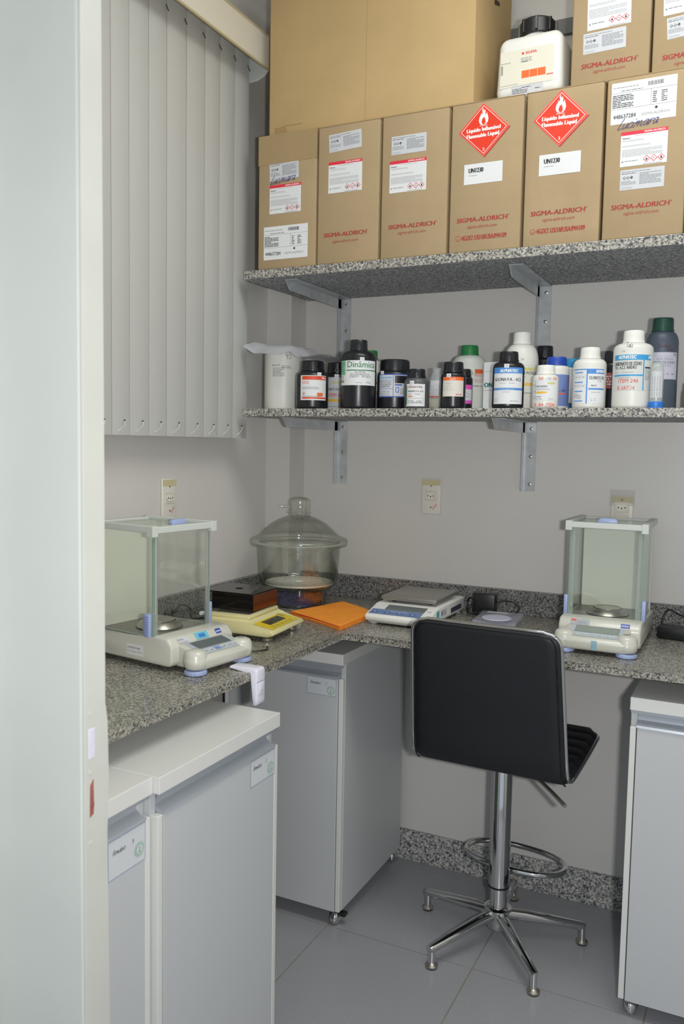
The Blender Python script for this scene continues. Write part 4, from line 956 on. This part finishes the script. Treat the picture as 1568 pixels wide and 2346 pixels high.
for k in range(14):
    a = 2*PI*k/14; lathe(b, [(0, .0776), (.0042, .0776), (.0042, .0779), (0, .0779)], 10, .085*math.cos(a), .085*math.sin(a))
obj('plate_holes', b, mat('hole_grey', (165, 160, 145), .8), pl_)
b = bmesh.new(); random.seed(5)
for k in range(1500):
    r = math.sqrt(random.uniform(.25, 1))*.080; a = random.uniform(0, 2*PI); z = random.uniform(.008, .052)
    if r < .070 and z < .046: r = random.uniform(.072, .081)
    bmesh.ops.create_icosphere(b, subdivisions=1, radius=random.uniform(.0020, .0032), matrix=Matrix.Translation((r*math.cos(a), r*math.sin(a), z)))
lathe(b, [(0, .006), (.072, .006), (.072, .046), (0, .046)], 30)
sg = bpy.data.materials.new('silica_beads'); sg.use_nodes = True; nt = sg.node_tree; pb_ = nt.nodes['Principled BSDF']
tc = nt.nodes.new('ShaderNodeTexCoord'); v1 = nt.nodes.new('ShaderNodeTexVoronoi'); v1.inputs['Scale'].default_value = 220
cr = nt.nodes.new('ShaderNodeValToRGB'); el = cr.color_ramp.elements
el[0].color = (*sr(32, 34, 84), 1); el[1].color = (*sr(96, 88, 140), 1)
sx_ = nt.nodes.new('ShaderNodeSeparateXYZ'); mr = nt.nodes.new('ShaderNodeMapRange'); mr.inputs[1].default_value = .045; mr.inputs[2].default_value = .062
mxc = nt.nodes.new('ShaderNodeMix'); mxc.data_type = 'RGBA'; mxc.inputs[7].default_value = (*sr(150, 84, 58), 1)
nt.links.new(tc.outputs['Object'], v1.inputs[0]); nt.links.new(v1.outputs['Color'], cr.inputs[0]); nt.links.new(tc.outputs['Object'], sx_.inputs[0])
ad = nt.nodes.new('ShaderNodeMath'); ad.operation = 'MULTIPLY_ADD'; ad.inputs[1].default_value = .8; nt.links.new(sx_.outputs[2], ad.inputs[0]); nt.links.new(sx_.outputs[0], ad.inputs[2])
mr.inputs[1].default_value = .078; mr.inputs[2].default_value = .092
nt.links.new(ad.outputs[0], mr.inputs[0]); nt.links.new(mr.outputs[0], mxc.inputs[0]); nt.links.new(cr.outputs[0], mxc.inputs[6]); nt.links.new(mxc.outputs[2], pb_.inputs['Base Color']); pb_.inputs['Roughness'].default_value = .25
o = obj('silica_gel', b, sg, ds, smooth=60); o['kind'] = 'stuff'

# ---------------------------------------------------------------- yellow scale with smoked cover
ysc = thing('portable_scale', 'cream and yellow top-loading scale behind the left balance', 'scale', (.415, -.656, .9), 1.655)
YC = mat('cream_yellow_plastic', (220, 212, 160), .4)
b = bmesh.new(); prism(b, [(0, .020), (-.002, .028), (.005, .033), (.070, .044), (.078, .056), (.200, .056), (.208, .050), (.210, .030), (.190, .018), (.02, .014)], -.100, .100, 'x', bev=.005)
obj('housing', b, YC, ysc, smooth=45)
b = bmesh.new(); box(b, -.091, .091, .076, .202, .055, .0655, bev=.004); obj('pan_base', b, YC, ysc, smooth=45)
b = bmesh.new(); box(b, -.072, .074, .085, .196, .0655, .0670, bev=.001); obj('weighing_pan', b, STEEL, ysc)
a = math.atan2(.011, .065)
d = Decal().rect(-.085, .002, .085, .064, mat('panel_yellow', (226, 200, 40), .4), 0).rect(-.050, .027, .050, .057, mat('display_dark', (60, 62, 50), .2), 1)
for k in range(5): d.rect(-.065+k*.026, .007, -.047+k*.026, .021, mat('key_yellow', (205, 185, 60), .4), 1).text('ok', -.061+k*.026, .011, .009, .005, INKG, 2)
d.rect(.058, .040, .078, .070, MC['key_yellow'], 1).lines(.060, .046, .076, .066, 3, INKG, 2)
d.build('panel', ysc, plane((0, .006, .0334), (1, 0, 0), (0, math.cos(a), math.sin(a)), lift=.0006, step=.0004))
for sx in (-1, 1):
    for yy in (.028, .180):
        b = bmesh.new(); lathe(b, [(0, .0005), (.013, .0005), (.014, .003), (.014, .009), (.010, .011), (.006, .012), (.006, .022), (0, .022)], 24, sx*.078, yy); obj('foot', b, STEEL, ysc, smooth=40)
cv = thing('smoked_cover', 'dark smoked acrylic cover box resting on the cream scale', 'cover', (.330, -.643, .9674), 1.60)
b = bmesh.new(); box(b, -.070, .070, 0, .132, 0.0005, .0475, bev=.0015)
for f in list(b.faces):
    if f.normal.z < -.9 and f.calc_area() > .01: bmesh.ops.delete(b, geom=[f], context='FACES'); break
SM = film_mat('smoked_acrylic', (16, 12, 12), .90, .06); obj('shell', b, SM, cv)
obj('lid_plate', BX(-.070, .070, 0, .166, .0476, .0505, bev=.0005, seg=1), SM, cv)
b = bmesh.new(); lathe(b, [(0, .0507), (.011, .0507), (.011, .0513), (0, .0515)], 24, -.002, .084); obj('top_hole', b, mat('hole_black', (6, 6, 7), .8), cv)
obj('side_tint', BX(-.067, .067, -.0009, -.0001, .003, .046), film_mat('amber_tint', (104, 52, 28), .8, .1), cv)

# ---------------------------------------------------------------- orange cloth
from mathutils import noise
cl = bmesh.new(); A, Bq, Cq, Dq, Eq = (Vector(p) for p in ((.262, -.372), (.330, -.165), (.455, -.190), (.468, -.505), (.372, -.535)))
def cloth_layer(bm, zoff, sc, seed, th=.004):
    A_, B_, C_, D_ = Vector((.268, -.395)), Vector((.335, -.150)), Vector((.508, -.262)), Vector((.505, -.520))
    n = 22; top = []; bot = []
    for i in range(n+1):
        r1 = []; r2 = []
        for j in range(n+1):
            u, v = i/n, j/n; p = (A_*(1-u)+D_*u)*(1-v)+(B_*(1-u)+C_*u)*v
            c = (A_+B_+C_+D_)/4; p = c+(p-c)*sc
            p += Vector((noise.noise((p.x*14, p.y*14, seed)), noise.noise((p.x*14, p.y*14, seed+9))))*.004
            e = min(u, 1-u, v, 1-v); rd = min(1, e*14)
            z = zoff+th*math.sqrt(max(0, 1-(1-rd)**2))*.5
            wv = noise.noise((p.x*10, p.y*16, seed*3))*.003*min(1, e*8)
            r1.append(bm.verts.new((p.x, p.y, z+th*.5+max(wv, -.001)))); r2.append(bm.verts.new((p.x, p.y, zoff)))
        top.append(r1); bot.append(r2)
    for i in range(n):
        for j in range(n):
            bm.faces.new((top[i][j], top[i+1][j], top[i+1][j+1], top[i][j+1])); bm.faces.new((bot[i][j], bot[i][j+1], bot[i+1][j+1], bot[i+1][j]))
    for i in range(n):
        for (a, b_) in (((i, 0), (i+1, 0)), ((i+1, n), (i, n)), ((0, i+1), (0, i)), ((n, i), (n, i+1))):
            bm.faces.new((top[a[0]][a[1]], bot[a[0]][a[1]], bot[b_[0]][b_[1]], top[b_[0]][b_[1]]))
for k in range(3): cloth_layer(cl, .9008+k*.0042, 1-.015*k, 2+k*5)
OC = mat('orange_cloth', (250, 158, 62), .9, var=.05, vscale=40, bump=.3, bscale=600, spec=.1)
co = obj('cleaning_cloth', cl, OC, smooth=60); tag(co, 'folded orange cleaning cloth lying between the two top-loading scales', 'cloth')
b = bmesh.new(); tube(b, [(.272, -.398, .9105), (.387, -.459, .9125), (.501, -.519, .9110)], .0014, 6); obj('hem_stitch', b, mat('red_hem', (205, 70, 35), .8), co)

# ---------------------------------------------------------------- white top-loading scale
ts = thing('toploading_scale', 'white top-loading scale with square steel pan behind the stool', 'scale', (.626, -.395, .9), .0)
b = bmesh.new(); prism(b, [(0, .012), (-.003, .026), (.004, .032), (.085, .050), (.095, .052), (.325, .052), (.335, .046), (.335, .016), (.32, .010)], -.100, .100, 'x', bev=.004); obj('housing', b, WHTP, ts, smooth=45)
GB = mat('base_grey', (178, 180, 176), .4); obj('base_tray', BX(-.094, .094, .008, .325, .006, .0125, bev=.002), GB, ts)
a = math.atan2(.018, .081)
d = Decal().rect(-.092, .004, .070, .040, mat('panel_steel_blue', (108, 132, 178), .4), 0).rect(-.055, .042, .070, .078, LCD, 0)
for k in range(4): d.rect(-.086+k*.040, .010, -.066+k*.040, .024, mat('key_navy', (85, 110, 165), .4), 1); d.rect(-.078+k*.040, .015, -.074+k*.040, .019, WHI, 2)
d.text('UNI', .076, .052, .012, .005, NAVY, 0, .02); d.lines(-.03, .028, .03, .033, 1, WHI, 1)
d.build('panel', ts, plane((0, .003, .0318), (1, 0, 0), (0, math.cos(a), math.sin(a)), lift=.0008, step=.0004))
obj('weighing_pan', BX(-.089, .089, .095, .300, .060, .0735, bev=.003), STEELP, ts, smooth=40)
MC['pan_plate'] = None
b = bmesh.new(); [lathe(b, [(0, .050), (.006, .050), (.006, .061), (0, .061)], 12, sx*.06, yy) for sx in (-1, 1) for yy in (.13, .265)]; obj('pan_studs', b, BLKP, ts)
for sx in (-1, 1):
    for yy in (.025, .31):
        b = bmesh.new(); lathe(b, [(0, .0005), (.012, .0005), (.012, .006), (.006, .007), (0, .007)], 20, sx*.082, yy); obj('foot', b, GB, ts, smooth=40)
pf = plane((.100, 0, .004), (0, 1, 0), (0, 0, 1), lift=.0006)
Decal().rect(.07, .018, .095, .040, mat('sticker_cyan', (110, 195, 215), .4), 0).text('CE', .075, .025, .012, .008, INK, 1).build('sticker', ts, pf)
Decal().rect(.11, .018, .16, .038, PAPERD, 0).bars(.112, .022, .125, .034, 6, INK, 1).lines(.13, .02, .157, .036, 4, INKG, 1).build('sticker', ts, pf)
Decal().rect(.20, .014, .30, .030, mat('port_dark', (60, 66, 84), .5), 0).build('port_panel', ts, pf)

# ---------------------------------------------------------------- adapters, cables, small things
pa = thing('power_adapter', 'black power adapter with cables standing against the back splashback', 'adapter', (.797, -.066, .9), .1)
obj('body', BX(-.036, .036, -.022, .022, .0005, .070, bev=.006, seg=3), BLKP, pa, smooth=50)
b = bmesh.new(); [tube(b, [(sx*.008, -.008, .070), (sx*.008, -.008, .086)], .002, 8) for sx in (-1, 1)]; obj('prongs', b, STEEL, pa)
b = bmesh.new()
tube(b, spline([(-.036, 0, .045), (-.050, .005, .05), (-.058, .01, .03), (-.056, -.005, .006), (-.045, -.04, .004)], 8), .0022, 8)
tube(b, spline([(.036, 0, .04), (.06, .01, .046), (.09, .02, .040), (.105, .015, .022), (.085, -.01, .004), (.045, -.035, .004), (-.02, -.04, .005), (-.052, -.02, .004)], 8), .0022, 8)
tube(b, spline([(-.03, -.024, .05), (-.035, -.045, .03), (-.04, -.05, .010), (.0, -.045, .016), (.03, -.035, .020), (.03, -.026, .012)], 8), .0022, 8)
obj('cable', b, BLKP, pa, smooth=60)
pd = thing('petri_box', 'clear plastic lidded box with white disc beside the black adapter', 'box', (.872, -.175, .9), .10)
PF = film_mat('clear_polystyrene', (206, 206, 222), .28, .08)
b = bmesh.new(); box(b, -.062, .062, -.085, .075, .0005, .010, bev=.002); obj('base', b, PF, pd)
b = bmesh.new(); box(b, -.064, .064, -.087, .077, .0108, .020, bev=.002); obj('lid', b, PF, pd)
b = bmesh.new(); lathe(b, [(0, .0202), (.042, .0202), (.044, .022), (.042, .024), (0, .0245)], 32, .0, -.035); obj('disc', b, film_mat('milky_disc', (220, 220, 240), .75, .3), pd, smooth=40)
Decal().rect(-.045, .045, .02, .065, PAPERD, 0).build('label', pd, plane((0, 0, .0205), (1, 0, 0), (0, 1, 0)))
ad2 = thing('power_adapter', 'black power adapter lying on the worktop right of the right balance', 'adapter', (1.385, -.125, .9), -.12)
obj('body', BX(-.060, .060, -.026, .030, .0005, .034, bev=.004, seg=2), BLKP, ad2, smooth=50)
b = bmesh.new(); tube(b, spline([(-.064, .055, .03), (-.060, .062, .055), (-.045, .063, .070), (-.02, .06, .060), (.02, .055, .052), (.09, .05, .050)], 8), .0024, 8); tube(b, spline([(-.064, .055, .03), (-.066, .035, .012), (-.066, .0, .004)], 6), .0024, 8)
obj('cable', b, BLKP, ad2, smooth=60)
cbl = bmesh.new(); tube(cbl, spline([(.085, -.860, .9035), (.070, -.780, .9035), (.045, -.720, .906), (.034, -.680, .925), (.038, -.640, .948), (.050, -.610, .930), (.062, -.620, .906), (.075, -.580, .9035), (.052, -.535, .9045), (.068, -.500, .9035), (.110, -.520, .9035)], 8), .0028, 8)
for yy in (-.705, -.672): tube(cbl, [(.028, yy, .905), (.028, yy, .938)], .0024, 8)
def into(bm, o):
    bm.transform((Matrix.Translation(o.location) @ Matrix.Rotation(o.rotation_euler[2], 4, 'Z')).inverted()); return bm
obj('power_cord', into(cbl, BALS[0]), BLKP, BALS[0], smooth=60)
cb3 = bmesh.new(); tube(cb3, spline([(.395, -.872, .9028), (.420, -.862, .9028), (.440, -.845, .9035), (.447, -.825, .9035), (.430, -.795, .9028)], 6), .0022, 8)
obj('power_cord', into(cb3, BALS[0]), BLKP, BALS[0], smooth=60)
# L-shaped white device hanging over the worktop edge
ls = thing('edge_device', 'white L-shaped plastic device hooked over the left worktop edge', 'device', (.5246, -1.006, .9), 0)
DW = mat('device_white', (226, 226, 240), .3)
b = bmesh.new(); prism(b, [(-.060, .001), (-.062, .006), (-.058, .0095), (.008, .0105), (.015, .008), (.017, .002), (.017, -.068), (.0145, -.078), (.005, -.078), (.0025, -.074), (.0025, .001)], -.0185, .0185, 'y', bev=.0035)
obj('body', b, DW, ls, smooth=50)
b = bmesh.new(); box(b, .0165, .0186, -.011, .011, -.052, -.024, bev=.001); box(b, .0165, .0190, -.007, .007, -.046, -.030, bev=.001); obj('button', b, DW, ls, smooth=50)
obj('groove', BX(.0164, .0175, -.0182, .0182, -.0215, -.0205), INKG, ls)

# ================================================================ BAR STOOL
st = thing('bar_stool', 'black padded bar stool with chrome star base at the worktop', 'stool', (.943, -.336, 0), -.10)
b = bmesh.new(); lathe(b, [(0, .045), (.030, .045), (.033, .060), (.034, .090), (.040, .098), (.040, .103), (.034, .108), (.026, .109), (.0255, .115), (.0255, .170), (0, .170)], 40)
obj('hub', b, CHROME, st, smooth=40)
b = bmesh.new(); lathe(b, [(0, .1695), (.0300, .1695), (.0300, .560), (.029, .562), (0, .562)], 40); obj('column_sleeve', b, CHROME, st, smooth=40)
b = bmesh.new(); lathe(b, [(.0256, .1655), (.0306, .1655), (.0306, .1712), (.0256, .1712)], 40); obj('rubber_ring', b, BLKP, st)
R_ = .245
for (fx, fy) in ((.712, -.275), (.819, -.547), (1.096, -.528), (1.160, -.239), (.927, -.077)):
    a = math.atan2(fy+.336, fx-.943)+.10; c, s_ = math.cos(a), math.sin(a)
    b = bmesh.new()
    tube(b, [(c*.028, s_*.028, .083), (c*.08, s_*.08, .079), (c*.16, s_*.16, .068), (c*(R_-.004), s_*(R_-.004), .055), (c*(R_+.008), s_*(R_+.008), .053)], [.0165, .0165, .0140, .0115, .0095], 16)
    lg = obj('leg', b, CHROME, st, smooth=50)
    b = bmesh.new(); lathe(b, [(0, .014), (.0095, .014), (.0095, .060), (.006, .0625), (0, .063)], 20, c*R_, s_*R_); obj('leg_tip', b, CHROME, lg, smooth=40)
    b = bmesh.new(); lathe(b, [(0, .0035), (.0165, .0035), (.0175, .008), (.012, .014), (.007, .018), (0, .018)], 24, c*R_, s_*R_); obj('glide', b, STEEL, lg, smooth=40)
    b = bmesh.new(); lathe(b, [(0, .0003), (.0155, .0003), (.0165, .004), (0, .004)], 24, c*R_, s_*R_); obj('rubber_pad', b, BLKP, lg)
b = bmesh.new(); pts = []
for k in range(40):
    a = 2*PI*k/40; ca, sa = math.cos(a), math.sin(a)
    x = .150*math.copysign(abs(ca)**.85, ca); y = .130+.092*math.copysign(abs(sa)**.9, sa); pts.append((x, y, .197-.006*sa))
tube(b, pts, .0085, 14, closed=True); obj('footrest', b, CHROME, st, smooth=60)
b = bmesh.new(); tube(b, [(0, .0295, .197), (0, .046, .197)], .0075, 12); obj('footrest_collar', b, CHROME, st, smooth=40)
# shell: profile (y forward, z) from seat front to back top
prof = spline([(0, .181, .606), (0, .14, .600), (0, .04, .590), (0, -.08, .582), (0, -.150, .580), (0, -.188, .592), (0, -.208, .626), (0, -.224, .72), (0, -.240, .82), (0, -.254, .91), (0, -.264, .978)], 6)
L = [0]
for p_, q in zip(prof, prof[1:]): L.append(L[-1]+(q-p_).length)
LT = L[-1]
def at(s):
    for i in range(len(L)-1):
        if s <= L[i+1] or i == len(L)-2:
            t = (s-L[i])/(L[i+1]-L[i]); p_ = prof[i].lerp(prof[i+1], t); tg = (prof[min(i+2, len(prof)-1)]-prof[max(i-1, 0)]).normalized()
            nrm = Vector((0, -tg.z, tg.y)); return p_, nrm    # points up on the seat? fixed below
def nrm_in(n): return n
def halfw(s):
    base = .212-.016*max(0, (s/LT-.45)/.55); rr = .035; e = min(s, LT-s)
    return base-(rr-math.sqrt(max(0, rr*rr-(rr-min(e, rr))**2)))
NS, NT = 110, 24; TH = .026
b = bmesh.new(); outer = []; inner = []
sgn = None
p_, n_ = at(LT*.1)
flip = 1 if n_.z > 0 else -1      # inner side: up on the seat, forward on the back
svals = [LT*(1-math.cos(PI*i/NS))/2 for i in range(NS+1)]
for s in svals:
    p_, n_ = at(s); n_ = n_*flip; hw = halfw(s); ro = []; ri = []
    for j in range(NT+1):
        t = -1+2*j/NT; e = min(1, (1-abs(t))*7, s/.018+.02, (LT-s)/.018+.02); pad = math.sqrt(max(0, 1-(1-e)**2))
        rib = abs(math.sin(PI*s/.052)); ribd = .007*(1-(1-rib)**3)
        x = t*hw
        ro.append(b.verts.new(p_+Vector((x, 0, 0))-n_*(.010*pad+.002)))
        ri.append(b.verts.new(p_+Vector((x, 0, 0))+n_*((.012+ribd)*pad+.002)))
    outer.append(ro); inner.append(ri)
for i in range(NS):
    for j in range(NT):
        b.faces.new((outer[i][j], outer[i+1][j], outer[i+1][j+1], outer[i][j+1])); b.faces.new((inner[i][j], inner[i][j+1], inner[i+1][j+1], inner[i+1][j]))
    b.faces.new((outer[i][0], inner[i][0], inner[i+1][0], outer[i+1][0])); b.faces.new((outer[i][NT], outer[i+1][NT], inner[i+1][NT], inner[i][NT]))
for j in range(NT):
    b.faces.new((outer[0][j], outer[0][j+1], inner[0][j+1], inner[0][j])); b.faces.new((outer[NS][j], inner[NS][j], inner[NS][j+1], outer[NS][j+1]))
sh_ = obj('padded_shell', b, LEATH, st, smooth=50)
# chrome trim band around the rim
loop = []
ss = [LT*i/90 for i in range(91)]
ss = sorted(set(ss+[.002, .006, .012, .02, .03, LT-.002, LT-.006, LT-.012, LT-.02, LT-.03]))
for s in ss: p_, n_ = at(s); loop.append(p_+Vector((halfw(s)+.0005, 0, 0)))
pe, ne = at(LT); tgt = (prof[-1]-prof[-2]).normalized(); ps, _ = at(0); tgs = (prof[0]-prof[1]).normalized()
hw = halfw(LT)
loop += [pe+tgt*.003+Vector((hw*k, 0, 0)) for k in (.95, .6, .3, 0, -.3, -.6, -.95)]
for s in reversed(ss): p_, n_ = at(s); loop.append(p_+Vector((-halfw(s)-.0005, 0, 0)))
loop += [ps+tgs*.003+Vector((halfw(0)*k, 0, 0)) for k in (-.95, -.5, 0, .5, .95)]
b = bmesh.new(); tube(b, loop, .0052, 12, closed=True); tr_ = obj('chrome_trim', b, CHROME, st, smooth=60)
for o in (sh_, tr_): o.location = (.020, 0, 0); o.rotation_euler = (0, 0, .06)
b = bmesh.new(); pin = []
for s in ss:
    if .46*LT < s < LT-.004:
        p_, n_ = at(s); n_ = n_*flip; pin.append(p_-n_*.0125+Vector((halfw(s)-.010, 0, 0)))
p1 = pin[-1].copy(); pin += [Vector((p1.x*k, p1.y, p1.z+.002)) for k in (.8, .4, 0, -.4, -.8)]
for s in reversed(ss):
    if .46*LT < s < LT-.004:
        p_, n_ = at(s); n_ = n_*flip; pin.append(p_-n_*.0125+Vector((-halfw(s)+.010, 0, 0)))
tube(b, pin, .0022, 6); obj('piping', b, mat('piping_black', (16, 17, 20), .4), sh_, smooth=60)
b = bmesh.new(); box(b, -.065, .085, -.075, .075, .556, .564, bev=.002); lathe(b, [(0, .545), (.036, .545), (.040, .562), (0, .562)], 24); obj('seat_plate', b, BLKP, st)
b = bmesh.new(); tube(b, spline([(.05, -.03, .556), (.11, -.08, .553), (.175, -.14, .548), (.243, -.200, .536)], 6), .0055, 10); obj('height_lever', b, STEEL, st, smooth=50)

# ---------------------------------------------------------------- groups of repeats
GROUPS = {'reagent_bottle': 'reagent bottles and jars on the lower shelf', 'storage_jar': 'reagent bottles and jars on the lower shelf',
          'carton': 'brown cartons on the upper shelf', 'cabinet': 'white cabinets under the worktop', 'analytical_balance': 'analytical balances on the worktop',
          'wall_socket': 'wall sockets above the worktop', 'granite_shelf': 'granite wall shelves', 'power_adapter': 'black power adapters on the worktop'}
for o in COL.objects:
    if o.parent is None and o.get('category') and o.name.split('.')[0] in GROUPS: o['group'] = GROUPS[o.name.split('.')[0]]
